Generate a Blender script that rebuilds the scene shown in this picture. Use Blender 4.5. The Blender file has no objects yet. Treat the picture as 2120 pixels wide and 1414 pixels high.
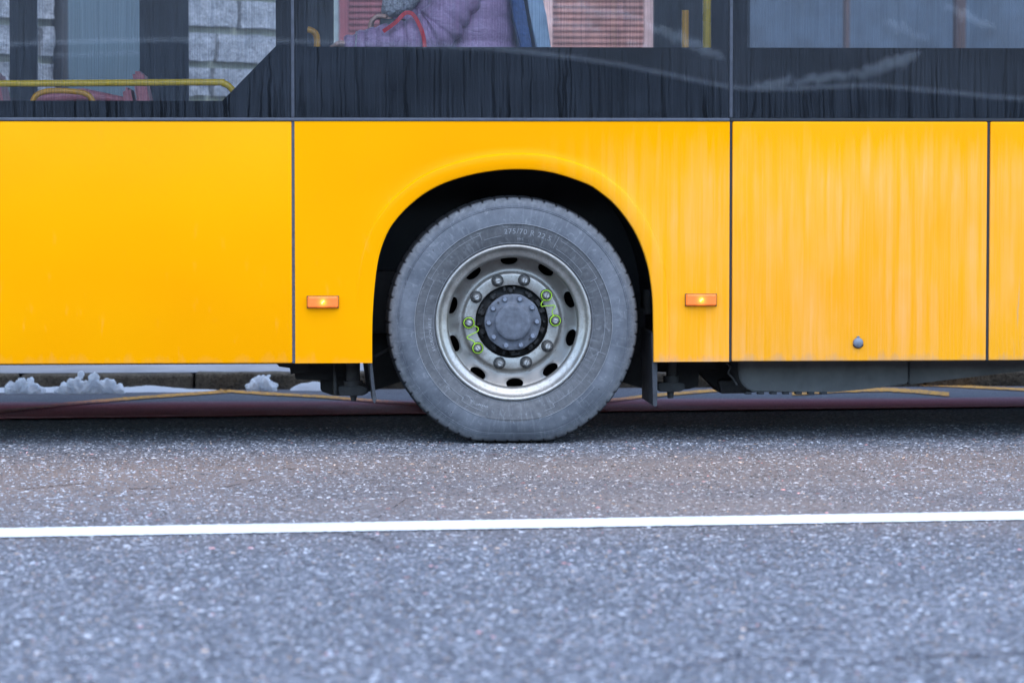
import bpy, bmesh, math, random
import numpy as np
from mathutils import Vector, Matrix, noise

R = math.radians
random.seed(7); RNG = np.random.default_rng(7)
S = bpy.context.scene
COL = S.collection

# ------------------------------------------------------------------ camera
YAW, PITCH, FPX, DIST, CAMH = R(3.8), R(3.05), 7067.0, 13.1, 1.093
CAM = Vector((-math.sin(YAW) * DIST, 0.03 - math.cos(YAW) * DIST, CAMH))
cd = bpy.data.cameras.new('camera'); cam = bpy.data.objects.new('camera', cd); COL.objects.link(cam)
cam.location = CAM; cam.rotation_euler = (R(90) - PITCH, 0, -YAW)
cd.sensor_width = 36; cd.lens = 120.0; cd.clip_end = 1000
cd.dof.use_dof = True; cd.dof.focus_distance = 13.08; cd.dof.aperture_fstop = 3.8
S.camera = cam

# ------------------------------------------------------------------ sky, sun, exposure
SUN_EL, SUN_AZ = R(64), R(165)          # azimuth measured clockwise from +Y (sun behind the camera, a little right)
w = bpy.data.worlds.new('World'); S.world = w; w.use_nodes = True
wn = w.node_tree; wn.nodes.clear()
sky = wn.nodes.new('ShaderNodeTexSky'); sky.sky_type = 'NISHITA'; sky.sun_disc = False
sky.sun_elevation = SUN_EL; sky.sun_rotation = SUN_AZ
sky.air_density = 1.0; sky.dust_density = 0.4; sky.ozone_density = 1.6
bg = wn.nodes.new('ShaderNodeBackground'); bg.inputs['Strength'].default_value = 0.15
wo = wn.nodes.new('ShaderNodeOutputWorld')
wn.links.new(sky.outputs[0], bg.inputs[0]); wn.links.new(bg.outputs[0], wo.inputs[0])
sl = bpy.data.lights.new('sun', 'SUN'); sl.energy = 0.55; sl.angle = R(80); sl.color = (1.0, 0.98, 0.95)
sun = bpy.data.objects.new('sun', sl); COL.objects.link(sun)
sd = Vector((math.sin(SUN_AZ) * math.cos(SUN_EL), math.cos(SUN_AZ) * math.cos(SUN_EL), math.sin(SUN_EL)))
sun.rotation_euler = sd.to_track_quat('Z', 'Y').to_euler(); sun.location = (0, -20, 30)
S.view_settings.view_transform = 'Standard'; S.view_settings.look = 'None'
S.view_settings.gamma = 1.0; S.view_settings.exposure = 2.27
S.cycles.max_bounces = 6; S.cycles.diffuse_bounces = 3; S.cycles.glossy_bounces = 3; S.cycles.transparent_max_bounces = 14
S.cycles.caustics_reflective = False; S.cycles.caustics_refractive = False
S.cycles.sample_clamp_indirect = 6.0

# ------------------------------------------------------------------ measuring helpers (photo pixel -> point in the place)
_f = Vector((math.sin(YAW) * math.cos(PITCH), math.cos(YAW) * math.cos(PITCH), -math.sin(PITCH)))
_r = Vector((math.cos(YAW), -math.sin(YAW), 0)); _u = _r.cross(_f)
def ray(px, py): return (_f * FPX + _r * (px - 1060) + _u * (707 - py)).normalized()
def at(px, py, Y):
    d = ray(px, py); return CAM + d * ((Y - CAM.y) / d.y)
def X(px, Y=0.0, py=500): return at(px, py, Y).x
def Z(py, Y=0.0, px=1060): return at(px, py, Y).z
def gp(px, py, z=0.0):
    d = ray(px, py); return CAM + d * ((z - CAM.z) / d.z)

# ------------------------------------------------------------------ object helpers
def link(o, parent=None):
    COL.objects.link(o)
    if parent is not None: o.parent = parent
    return o
def tag(o, label, cat, group=None):
    o['label'] = label; o['category'] = cat
    if group: o['group'] = group
    return o
def empty(name, loc=(0, 0, 0), parent=None):
    o = bpy.data.objects.new(name, None); o.empty_display_size = 0.1; o.location = loc
    return link(o, parent)
def mesh(name, V, F, m, parent=None, smooth=False, auto=None):
    me = bpy.data.meshes.new(name); me.from_pydata([tuple(v) for v in V], [], F); me.validate(); me.update()
    bm = bmesh.new(); bm.from_mesh(me); bmesh.ops.recalc_face_normals(bm, faces=bm.faces); bm.to_mesh(me); bm.free()
    if m: me.materials.append(m)
    if smooth:
        me.polygons.foreach_set('use_smooth', [True] * len(me.polygons))
        if auto is not None:
            try: me.set_sharp_from_angle(angle=R(auto))
            except Exception: pass
    return link(bpy.data.objects.new(name, me), parent)
def from_bm(name, bm, m, parent=None, smooth=False, auto=None, recalc=True):
    if recalc: bmesh.ops.recalc_face_normals(bm, faces=bm.faces)
    me = bpy.data.meshes.new(name); bm.to_mesh(me); bm.free()
    if m: me.materials.append(m)
    if smooth:
        me.polygons.foreach_set('use_smooth', [True] * len(me.polygons))
        if auto is not None: me.set_sharp_from_angle(angle=R(auto))
    return link(bpy.data.objects.new(name, me), parent)
def struct(o, kind='structure'): o['kind'] = kind; return o
def bm_box(bm, x0, x1, y0, y1, z0, z1, bev=0.0, seg=2):
    vs = [bm.verts.new((x, y, z)) for z in (z0, z1) for y in (y0, y1) for x in (x0, x1)]
    fs = [bm.faces.new([vs[i] for i in q]) for q in ((0, 2, 3, 1), (4, 5, 7, 6), (0, 1, 5, 4), (2, 6, 7, 3), (0, 4, 6, 2), (1, 3, 7, 5))]
    if bev > 0:
        es = list({e for f in fs for e in f.edges})
        bmesh.ops.bevel(bm, geom=es, offset=bev, segments=seg, affect='EDGES', profile=0.6)
def box(name, x0, x1, y0, y1, z0, z1, m, parent=None, bev=0.0, seg=2):
    bm = bmesh.new(); bm_box(bm, x0, x1, y0, y1, z0, z1, bev, seg)
    return from_bm(name, bm, m, parent, smooth=bev > 0, auto=40)
def prism(name, pts, y0, y1, m, parent=None, bev=0.0):
    """pts: (x, z) outline, extruded along y"""
    bm = bmesh.new(); n = len(pts)
    a = [bm.verts.new((p[0], y0, p[1])) for p in pts]; b = [bm.verts.new((p[0], y1, p[1])) for p in pts]
    bm.faces.new(a); bm.faces.new(b[::-1])
    for i in range(n): bm.faces.new((a[i], b[i], b[(i + 1) % n], a[(i + 1) % n]))
    if bev > 0: bmesh.ops.bevel(bm, geom=list(bm.edges), offset=bev, segments=2, affect='EDGES')
    return from_bm(name, bm, m, parent, smooth=bev > 0, auto=40)
def lathe_y(name, prof, n, m, parent=None, loc=(0, 0, 0), closed=False, rfun=None, auto=50):
    """prof: list of (r, y) turned about the y axis"""
    V, F = [], []; k = len(prof)
    for j in range(n):
        a = 2 * math.pi * j / n
        for i, (r, y) in enumerate(prof):
            rr, yy = rfun(i, j, r, y) if rfun else (r, y)
            V.append((loc[0] + rr * math.cos(a), loc[1] + yy, loc[2] + rr * math.sin(a)))
    for j in range(n):
        for i in range(k - 1 + (1 if closed else 0)):
            F.append((j * k + i, j * k + (i + 1) % k, ((j + 1) % n) * k + (i + 1) % k, ((j + 1) % n) * k + i))
    return mesh(name, V, F, m, parent, True, auto)
def tube(name, pts, rad, m, parent=None, n=12, cap=True, bm=None):
    own = bm is None
    if own: bm = bmesh.new()
    pts = [Vector(p) for p in pts]; L = len(pts); rings = []
    up = None
    for i, p in enumerate(pts):
        t = (pts[min(i + 1, L - 1)] - pts[max(i - 1, 0)]).normalized()
        if up is None: up = t.orthogonal().normalized()
        up = (up - t * up.dot(t)).normalized(); s = t.cross(up)
        rr = rad[i] if isinstance(rad, (list, tuple)) else rad
        rings.append([bm.verts.new(p + (up * math.cos(2 * math.pi * k / n) + s * math.sin(2 * math.pi * k / n)) * rr) for k in range(n)])
    for a, b in zip(rings, rings[1:]):
        for k in range(n): bm.faces.new((a[k], a[(k + 1) % n], b[(k + 1) % n], b[k]))
    if cap: bm.faces.new(rings[0][::-1]); bm.faces.new(rings[-1])
    if own: return from_bm(name, bm, m, parent, True, 60)
def smooth_path(pts, k=8):
    pts = [Vector(p) for p in pts]; out = []
    for i in range(len(pts) - 1):
        p0, p1, p2, p3 = pts[max(i - 1, 0)], pts[i], pts[i + 1], pts[min(i + 2, len(pts) - 1)]
        for j in range(k):
            t = j / k
            out.append(0.5 * ((2 * p1) + (p2 - p0) * t + (2 * p0 - 5 * p1 + 4 * p2 - p3) * t * t + (3 * p1 - p0 - 3 * p2 + p3) * t ** 3))
    out.append(pts[-1]); return out

# ------------------------------------------------------------------ material helpers
class NT:
    def __init__(s, name):
        s.m = bpy.data.materials.new(name); s.m.use_nodes = True; s.t = s.m.node_tree; s.t.nodes.clear()
        s.out = s.t.nodes.new('ShaderNodeOutputMaterial')
    def n(s, typ, **kw):
        nd = s.t.nodes.new('ShaderNode' + typ)
        for k, v in kw.items():
            if k.startswith('_'): setattr(nd, k[1:], v)
            else: s.set(nd, k, v)
        return nd
    def set(s, nd, k, v):
        inp = nd.inputs[int(k[1:])] if (k[0] == 'i' and k[1:].isdigit()) else nd.inputs[k.replace('__', ' ')]
        if isinstance(v, bpy.types.NodeSocket): s.t.links.new(v, inp)
        elif isinstance(v, bpy.types.Node): s.t.links.new(v.outputs[0], inp)
        else:
            if isinstance(v, tuple) and len(v) == 3 and len(inp.default_value) == 4: v = v + (1,)
            inp.default_value = v
    def pos(s): return s.n('NewGeometry').outputs['Position']
    def mapping(s, vec, scale=(1, 1, 1), loc=(0, 0, 0)):
        return s.n('Mapping', Vector=vec, Scale=scale, Location=loc).outputs[0]
    def noise(s, vec, scale=1.0, detail=4.0, rough=0.55, dist=0.0):
        return s.n('TexNoise', Vector=vec, Scale=scale, Detail=detail, Roughness=rough, Distortion=dist).outputs['Fac']
    def ramp(s, fac, a, b, ca=0.0, cb=1.0, interp='LINEAR'):
        nd = s.n('MapRange', Value=fac)
        nd.interpolation_type = 'SMOOTHSTEP' if interp == 'S' else 'LINEAR'
        for i, v in zip((1, 2, 3, 4), (a, b, ca, cb)): nd.inputs[i].default_value = v
        nd.clamp = True
        return nd.outputs[0]
    def math(s, op, a, b=0.0):
        nd = s.n('Math'); nd.operation = op; s.set(nd, 'i0', a); s.set(nd, 'i1', b); return nd.outputs[0]
    def mix(s, fac, a, b):
        nd = s.n('Mix'); nd.data_type = 'RGBA'
        s.set(nd, 'i0', fac); s.set(nd, 'i6', a); s.set(nd, 'i7', b); return nd.outputs[2]
    def xyz(s, vec): return s.n('SeparateXYZ', Vector=vec).outputs
    def bump(s, h, strength=0.3, dist=0.01):
        return s.n('Bump', Height=h, Strength=strength, Distance=dist).outputs[0]
    def principled(s, **kw):
        b = s.n('BsdfPrincipled', **kw); s.t.links.new(b.outputs[0], s.out.inputs[0]); return s.m

def plain(name, col, rough=0.6, metal=0.0, var=0.25, scale=12.0, spec=0.5, bump=0.0, bscale=60.0):
    t = NT(name); p = t.pos()
    nz = t.noise(p, scale, 5.0, 0.6)
    dark = tuple(c * (1 - var) for c in col); lite = tuple(min(1, c * (1 + var * 0.6)) for c in col)
    kw = dict(Base__Color=t.mix(t.ramp(nz, 0.3, 0.7), dark, lite), Metallic=metal,
              Roughness=t.ramp(nz, 0.3, 0.7, max(0, rough - 0.08), min(1, rough + 0.08)), Specular__IOR__Level=spec)
    if bump: kw['Normal'] = t.bump(t.noise(p, bscale, 4.0), bump, 0.004)
    return t.principled(**kw)

def streaks(t, p, sx, sz, lo, hi, wob=0.02, seedx=0.0):
    """vertical run-marks on the bus side: noise stretched along z, slightly wavy"""
    x, y, z = t.xyz(p)
    wv = t.math('MULTIPLY', t.math('SUBTRACT', t.noise(t.mapping(p, (6, 1, 9), (seedx, 0, 0)), 1.0, 2.0), 0.5), wob)
    xx = t.math('ADD', x, wv)
    v = t.n('CombineXYZ', X=t.math('MULTIPLY', xx, sx), Y=seedx, Z=t.math('MULTIPLY', z, sz)).outputs[0]
    return t.ramp(t.noise(v, 1.0, 3.0, 0.5), lo, hi, 0, 1, 'S')

def make_paint():
    t = NT('yellow_bus_paint'); p = t.pos(); x, y, z = t.xyz(p)
    base = t.mix(t.ramp(t.noise(t.mapping(p, (0.9, 1, 1.3)), 1.0, 2.0), 0.3, 0.7), (0.81, 0.290, 0.0001), (0.83, 0.338, 0.0002))
    # road salt film: pale run-marks, thicker behind the wheel
    zoneR = t.ramp(t.math('ADD', x, t.math('MULTIPLY', t.math('SUBTRACT', t.noise(t.mapping(p, (3, 1, 3)), 1.0, 2.0), 0.5), 0.7)), 0.1, 0.85, 0.0, 1.0)
    zoneZ = t.ramp(t.math('ADD', z, t.math('MULTIPLY', t.noise(t.mapping(p, (34, 1, 1.2)), 1.0, 2.0), 0.34)), 1.20, 1.36, 1.0, 0.0)
    s1 = t.math('MULTIPLY', streaks(t, p, 30.0, 1.1, 0.34, 0.66, 0.012), t.ramp(t.noise(t.mapping(p, (5.0, 1, 2.2), (9, 0, 3)), 1.0, 3.0), 0.36, 0.62, 0.10, 1.35))
    s2 = streaks(t, p, 140.0, 2.6, 0.40, 0.72, 0.006, 3.1)
    film = t.math('ADD', t.math('MULTIPLY', s1, 0.55), t.math('MULTIPLY', s2, 0.25))
    film = t.math('ADD', film, 0.14)
    filmR = t.math('MULTIPLY', t.math('MULTIPLY', film, zoneR), zoneZ)
    spots = t.ramp(t.noise(t.mapping(p, (26, 1, 7), (4, 0, 2)), 1.0, 4.0, 0.6), 0.62, 0.78, 0, 0.2)
    spots = t.math('MULTIPLY', spots, t.ramp(z, 0.30, 1.0, 1.0, 0.15))
    fac = t.math('MINIMUM', t.math('ADD', t.math('MULTIPLY', filmR, 0.58), t.math('MULTIPLY', spots, 0.9)), 0.75)
    c1 = t.mix(fac, base, (0.84, 0.390, 0.125))
    # grey road spray caught along the lower edge and in runs
    low = t.math('MULTIPLY', t.ramp(t.math('SUBTRACT', z, t.math('MULTIPLY', t.noise(t.mapping(p, (18, 1, 4)), 1.0, 5.0, 0.65), 0.16)), 0.205, 0.262, 1.0, 0.0), t.ramp(x, -0.2, 0.6, 0.12, 0.62))
    runs = t.math('MULTIPLY', streaks(t, p, 70.0, 2.2, 0.58, 0.72, 0.02, 8.0), t.math('MULTIPLY', t.ramp(x, 1.78, 1.95), t.ramp(z, 0.42, 0.66, 0.7, 0.0)))
    c2 = t.mix(t.math('MINIMUM', t.math('ADD', low, runs), 0.8), c1, (0.30, 0.25, 0.22))
    bmp = t.bump(t.noise(t.mapping(p, (5, 1, 5)), 1.0, 2.0), 0.05, 0.02)
    return t.principled(Base__Color=c2, Roughness=t.ramp(fac, 0, 0.6, 0.24, 0.6), Specular__IOR__Level=t.ramp(fac, 0, .6, 0.05, 0.05), Normal=bmp)

def make_glass(name, film_amt, tint=(1, 1, 1)):
    t = NT(name); p = t.pos(); x, y, z = t.xyz(p)
    fine = streaks(t, p, 190.0, 1.4, 0.30, 0.72, 0.010)
    drip = t.math('MULTIPLY', streaks(t, p, 92.0, 2.0, 0.51, 0.65, 0.026, 5.0), t.ramp(t.noise(t.mapping(p, (3.2, 1, 1.5), (7, 0, 1)), 1.0, 3.0), 0.36, 0.62, 0.35, 1.0))                       # wet runs that washed the film away
    drip2 = t.math('MULTIPLY', streaks(t, p, 46.0, 1.3, 0.55, 0.68, 0.04, 11.0), t.ramp(z, 1.25, 1.62, 1.0, 0.35))
    run = t.math('MAXIMUM', drip, drip2)
    speck = t.ramp(t.noise(p, 300.0, 1.0), 0.70, 0.78, 0, 1.0)
    film = t.math('MULTIPLY', t.ramp(fine, 0, 1, 0.62, 1.2), t.ramp(run, 0, 1, 1.0, 0.15))
    film = t.math('MULTIPLY', film, t.ramp(t.noise(t.mapping(p, (1.6, 1, 3.0)), 1.0, 3.0), 0.3, 0.75, 0.55, 1.25))
    film = t.math('MULTIPLY', t.math('ADD', film, t.math('MULTIPLY', speck, 1.2)), film_amt)
    soil = t.math('MULTIPLY', t.ramp(fine, 0.2, 0.9), t.ramp(t.noise(t.mapping(p, (2.5, 1, 1.2), (1, 0, 8)), 1.0, 3.0), 0.3, 0.7, 0.35, 1.0))
    tr = t.n('BsdfTransparent', Color=t.mix(t.math('MULTIPLY', soil, min(1.0, film_amt * 10)), tint, (0.62, 0.64, 0.68))); gl = t.n('BsdfGlossy', Color=(1, 1, 1), Roughness=0.012)
    a = t.n('MixShader', i0=t.n('Fresnel', IOR=1.5), i1=tr, i2=gl)
    df = t.n('BsdfDiffuse', Color=(0.40, 0.46, 0.56))
    b = t.n('MixShader', i0=film, i1=a, i2=df)
    t.t.links.new(b.outputs[0], t.out.inputs[0]); return t.m

def make_asphalt():
    t = NT('asphalt'); p = t.pos(); x, y, z = t.xyz(p)
    vo = t.n('TexVoronoi', Vector=p, Scale=90.0)
    cellc = t.xyz(vo.outputs['Color'])
    stone = t.ramp(vo.outputs['Distance'], 0.18, 0.62, 1.0, 0.0)
    big = t.noise(t.mapping(p, (0.45, 0.8, 1)), 1.0, 4.0)
    base = t.mix(t.ramp(cellc[0], 0.1, 0.95), (0.028, 0.030, 0.035), (0.160, 0.164, 0.182))
    base = t.mix(t.math('MULTIPLY', t.ramp(cellc[1], 0.90, 0.96), stone), base, (0.55, 0.54, 0.52))
    base = t.mix(t.math('MULTIPLY', t.ramp(cellc[2], 0.94, 0.98), stone), base, (0.34, 0.22, 0.15))
    bus_reflection = t.math('MULTIPLY', t.ramp(y, -3.6, -2.4), t.ramp(y, -0.9, -0.2, 1, 0))  # brown tint painted for the yellow bus reflecting in the damp road
    base = t.mix(t.math('MULTIPLY', t.math('MULTIPLY', t.ramp(big, 0.30, 0.55, 0.35, 1.0), bus_reflection), 0.8), base, (0.185, 0.140, 0.115))
    base = t.mix(t.ramp(big, 0.3, 0.7, 0.18, 0.0), base, (0.02, 0.021, 0.026))
    # cracks
    cv = t.n('TexVoronoi', Vector=t.n('VectorMath', _operation='ADD', i0=t.mapping(p, (0.42, 0.75, 1), (3.3, 1.7, 0)), i1=t.n('TexNoise', Vector=p, Scale=5.0, Detail=5.0).outputs['Color']).outputs[0], Scale=0.75)
    cv.feature = 'DISTANCE_TO_EDGE'
    crack = t.math('MULTIPLY', t.ramp(cv.outputs['Distance'], 0.001, 0.0045, 1.0, 0.0), t.ramp(t.noise(p, 1.9, 3.0), 0.48, 0.58))
    base = t.mix(t.math('MULTIPLY', crack, 0.8), base, (0.008, 0.008, 0.010))
    h = t.math('ADD', t.math('MULTIPLY', stone, 0.6), t.math('MULTIPLY', t.noise(p, 320.0, 2.0), 0.5))
    h = t.math('SUBTRACT', h, crack)
    return t.principled(Base__Color=base, Roughness=t.ramp(t.noise(p, 1.3, 3.0), 0.35, 0.65, 0.70, 0.85), Specular__IOR__Level=0.3, Normal=t.bump(h, 0.75, 0.004))

def make_chip():
    t = NT('aggregate_chip'); a = t.n('VertexColor'); a.layer_name = 'chip'
    return t.principled(Base__Color=a.outputs[0], Roughness=0.7, Specular__IOR__Level=0.35)

def make_tyre():
    t = NT('tyre_rubber'); tc = t.n('TexCoord').outputs['Object']; x, y, z = t.xyz(tc)
    r = t.math('SQRT', t.math('ADD', t.math('POWER', x, 2.0), t.math('POWER', z, 2.0)))
    cl = t.noise(tc, 9.0, 6.0, 0.62); fine = t.noise(tc, 45.0, 4.0, 0.6)
    ang = t.n('Math', _operation='ARCTAN2', i0=z, i1=x).outputs[0]
    rad = t.noise(t.n('CombineXYZ', X=t.math('MULTIPLY', ang, 38.0), Y=t.math('MULTIPLY', r, 14.0), Z=0.0).outputs[0], 1.0, 3.0)
    dust = t.mix(t.ramp(cl, 0.32, 0.68), (0.058, 0.063, 0.072), (0.128, 0.134, 0.145))
    inner = t.mix(t.ramp(fine, 0.3, 0.7), (0.056, 0.056, 0.058), (0.098, 0.096, 0.095))
    c = t.mix(t.ramp(t.math('ADD', r, t.math('MULTIPLY', t.math('SUBTRACT', cl, 0.5), 0.01)), 0.3785, 0.3805), inner, dust)
    c = t.mix(t.ramp(r, 0.451, 0.465), c, t.mix(t.ramp(fine, .35, .65), (0.085, 0.088, 0.092), (0.15, 0.152, 0.155)))
    c = t.mix(t.math('MULTIPLY', t.ramp(rad, 0.54, 0.72), 0.30), c, (0.22, 0.225, 0.23))
    sc = t.noise(t.mapping(tc, (1, 1, 1), (3, 1, 7)), 26.0, 7.0, 0.7, 1.5)
    c = t.mix(t.math('MULTIPLY', t.ramp(sc, 0.56, 0.70), 0.5), c, (0.25, 0.255, 0.26)); c = t.mix(t.math('MULTIPLY', t.ramp(sc, 0.44, 0.30), 0.4), c, (0.055, 0.058, 0.064))
    c = t.mix(t.ramp(y, 0.062, 0.074), c, (0.016, 0.016, 0.017))       # tread rubber, scrubbed clean
    return t.principled(Base__Color=c, Roughness=t.ramp(cl, 0.3, 0.7, 0.55, 0.78), Specular__IOR__Level=0.35,
                        Normal=t.bump(t.math('ADD', fine, t.math('MULTIPLY', rad, 0.6)), 0.12, 0.004))

def make_rim():
    t = NT('wheel_silver_paint'); tc = t.n('TexCoord').outputs['Object']; x, y, z = t.xyz(tc)
    n1 = t.noise(tc, 22.0, 6.0, 0.65); n2 = t.noise(tc, 160.0, 3.0)
    c = t.mix(t.ramp(n1, 0.35, 0.7), (0.31, 0.290, 0.255), (0.44, 0.415, 0.370))
    c = t.mix(t.math('MULTIPLY', t.ramp(n2, 0.58, 0.72), t.ramp(n1, 0.4, 0.62)), c, (0.17, 0.15, 0.13))
    r = t.math('SQRT', t.math('ADD', t.math('POWER', x, 2.0), t.math('POWER', z, 2.0)))
    dirt = t.math('MULTIPLY', t.ramp(r, 0.19, 0.21), t.ramp(r, 0.242, 0.262, 1.0, 0.0))
    c = t.mix(t.math('MULTIPLY', dirt, 0.75), c, (0.12, 0.112, 0.10))
    gr = t.math('MULTIPLY', t.ramp(t.noise(tc, 70.0, 6.0, 0.7), 0.48, 0.66), t.ramp(n1, 0.35, 0.6, 0.12, 0.5))
    c = t.mix(gr, c, (0.16, 0.13, 0.10))
    return t.principled(Base__Color=c, Metallic=0.70, Roughness=t.ramp(n1, 0.3, 0.7, 0.34, 0.52), Specular__IOR__Level=0.5, Normal=t.bump(n2, 0.06, 0.003))

def make_snow():
    t = NT('snow'); p = t.pos(); n1 = t.noise(p, 40.0, 6.0, 0.65); bn = t.bump(n1, 0.25, 0.006)
    c = t.mix(t.ramp(n1, 0.25, 0.45), (0.82, 0.83, 0.85), (0.93, 0.94, 0.95))
    d = t.n('BsdfDiffuse', Color=c, Normal=bn); tl = t.n('BsdfTranslucent', Color=c, Normal=bn)     # light passes through loose snow
    m_ = t.n('MixShader', i0=0.5, i1=d, i2=tl); t.t.links.new(m_.outputs[0], t.out.inputs[0]); return t.m

RED_REFLECT_Y = gp(1000, 833).y
def make_bay():
    t = NT('bay_asphalt_red_reflection'); p = t.pos(); x, y, z = t.xyz(p)
    n1 = t.noise(t.mapping(p, (0.9, 1.6, 1)), 1.0, 4.0); n2 = t.noise(p, 130.0, 3.0)
    c = t.mix(t.ramp(n2, 0.35, 0.65), (0.065, 0.065, 0.072), (0.155, 0.155, 0.165))
    red = t.math('MULTIPLY', t.ramp(t.math('ADD', y, t.math('MULTIPLY', t.math('SUBTRACT', n1, 0.5), 0.3)), RED_REFLECT_Y - 0.15, RED_REFLECT_Y + 0.15, 1, 0), t.ramp(n1, 0.30, 0.52, 0.6, 1.0))
    c = t.mix(t.math('MULTIPLY', red, 0.85), c, t.mix(t.ramp(n2, .35, .65), (0.42, 0.055, 0.06), (0.66, 0.12, 0.13)))  # red house reflected in wet asphalt, mixed into the base colour
    return t.principled(Base__Color=c, Roughness=t.ramp(n1, 0.3, 0.65, 0.6, 0.8), Specular__IOR__Level=0.12, Normal=t.bump(n2, 0.25, 0.003))

def make_zigzag():
    t = NT('worn_yellow_road_paint'); p = t.pos(); x, y, z = t.xyz(p)
    n1 = t.noise(p, 4.0, 4.0); n2 = t.noise(p, 60.0, 4.0)
    red = t.ramp(t.math('ADD', y, t.math('MULTIPLY', t.math('SUBTRACT', n1, 0.5), 0.25)), RED_REFLECT_Y - 0.1, RED_REFLECT_Y + 0.25, 1, 0)
    c = t.mix(red, (0.70, 0.34, 0.06), (0.70, 0.20, 0.15))  # red reflection painted into the nearer part of the stripe
    c = t.mix(t.math('MULTIPLY', t.ramp(n2, 0.42, 0.60), 0.8), c, (0.15, 0.12, 0.12))
    return t.principled(Base__Color=c, Roughness=0.85, Specular__IOR__Level=0.08)

def make_fabric(name, c0, c1, scale=30.0):
    t = NT(name); p = t.pos(); n1 = t.noise(p, scale, 5.0, 0.6)
    return t.principled(Base__Color=t.mix(t.ramp(n1, 0.3, 0.7), c0, c1), Roughness=0.5, Sheen__Weight=0.15, Normal=t.bump(n1, 0.35, 0.012))

def make_jacket():
    t = NT('mauve_puffer_nylon'); p = t.pos()
    w1 = t.noise(t.mapping(p, (1.0, 1.0, 2.4)), 8.0, 4.0, 0.55, 1.6); w2 = t.noise(p, 60.0, 4.0, 0.6, 1.0)
    fold = t.math('ABSOLUTE', t.math('SUBTRACT', w1, 0.5)); crease = t.ramp(fold, 0.0, 0.06, 0.0, 1.0)
    c = t.mix(t.ramp(w2, 0.3, 0.7), (0.40, 0.225, 0.38), (0.58, 0.38, 0.55))
    return t.principled(Base__Color=c, Roughness=0.38, Specular__IOR__Level=0.5, Normal=t.bump(t.math('ADD', crease, t.math('MULTIPLY', w2, 0.15)), 0.32, 0.016))

def make_stone(name, c0, c1, bs=0.9):
    t = NT(name); p = t.pos(); n1 = t.noise(p, 22.0, 6.0, 0.65); n2 = t.noise(p, 75.0, 4.0, 0.6)
    c = t.mix(t.ramp(n1, 0.3, 0.68), c0, c1); c = t.mix(t.ramp(n2, 0.5, 0.66, 0, 0.55), c, tuple(k * 0.35 for k in c0))
    return t.principled(Base__Color=c, Roughness=0.85, Specular__IOR__Level=0.2, Normal=t.bump(t.math('ADD', n1, n2), bs, 0.02))

def make_lens():
    t = NT('orange_lamp_lens'); tc = t.n('TexCoord').outputs['Object']; x, y, z = t.xyz(tc)
    r2 = t.math('ADD', t.math('POWER', x, 2.0), t.math('POWER', z, 2.0))
    g = t.math('ADD', t.math('MULTIPLY', t.math('POWER', 2.718, t.math('MULTIPLY', r2, -3600.0)), 0.30), 0.05)       # the bulb glows through the lens
    rib = t.n('TexWave', Vector=tc, Scale=60.0).outputs['Fac']
    c = t.mix(t.math('POWER', 2.718, t.math('MULTIPLY', r2, -6500.0)), (1.0, 0.17, 0.01), (1.0, 0.50, 0.02))
    return t.principled(Base__Color=(0.74, 0.175, 0.03), Roughness=0.25, Emission__Color=c, Emission__Strength=g, Normal=t.bump(rib, 0.25, 0.001))

def make_line():
    t = NT('white_road_paint'); p = t.pos(); n1 = t.noise(p, 130.0, 4.0, 0.65); n2 = t.noise(p, 3.0, 4.0)
    c = t.mix(t.ramp(n2, 0.3, 0.7), (0.50, 0.50, 0.48), (0.68, 0.68, 0.655))
    c = t.mix(t.math('MULTIPLY', t.ramp(n1, 0.60, 0.68), t.ramp(n2, 0.35, 0.65, 0.9, 0.35)), c, (0.16, 0.16, 0.17))
    return t.principled(Base__Color=c, Roughness=0.75, Specular__IOR__Level=0.25, Normal=t.bump(n1, 0.5, 0.004))

def make_emit(name, col, strength, base=(0.8, 0.3, 0.02)):
    t = NT(name)
    return t.principled(Base__Color=base, Roughness=0.25, Emission__Color=col, Emission__Strength=strength)

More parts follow.
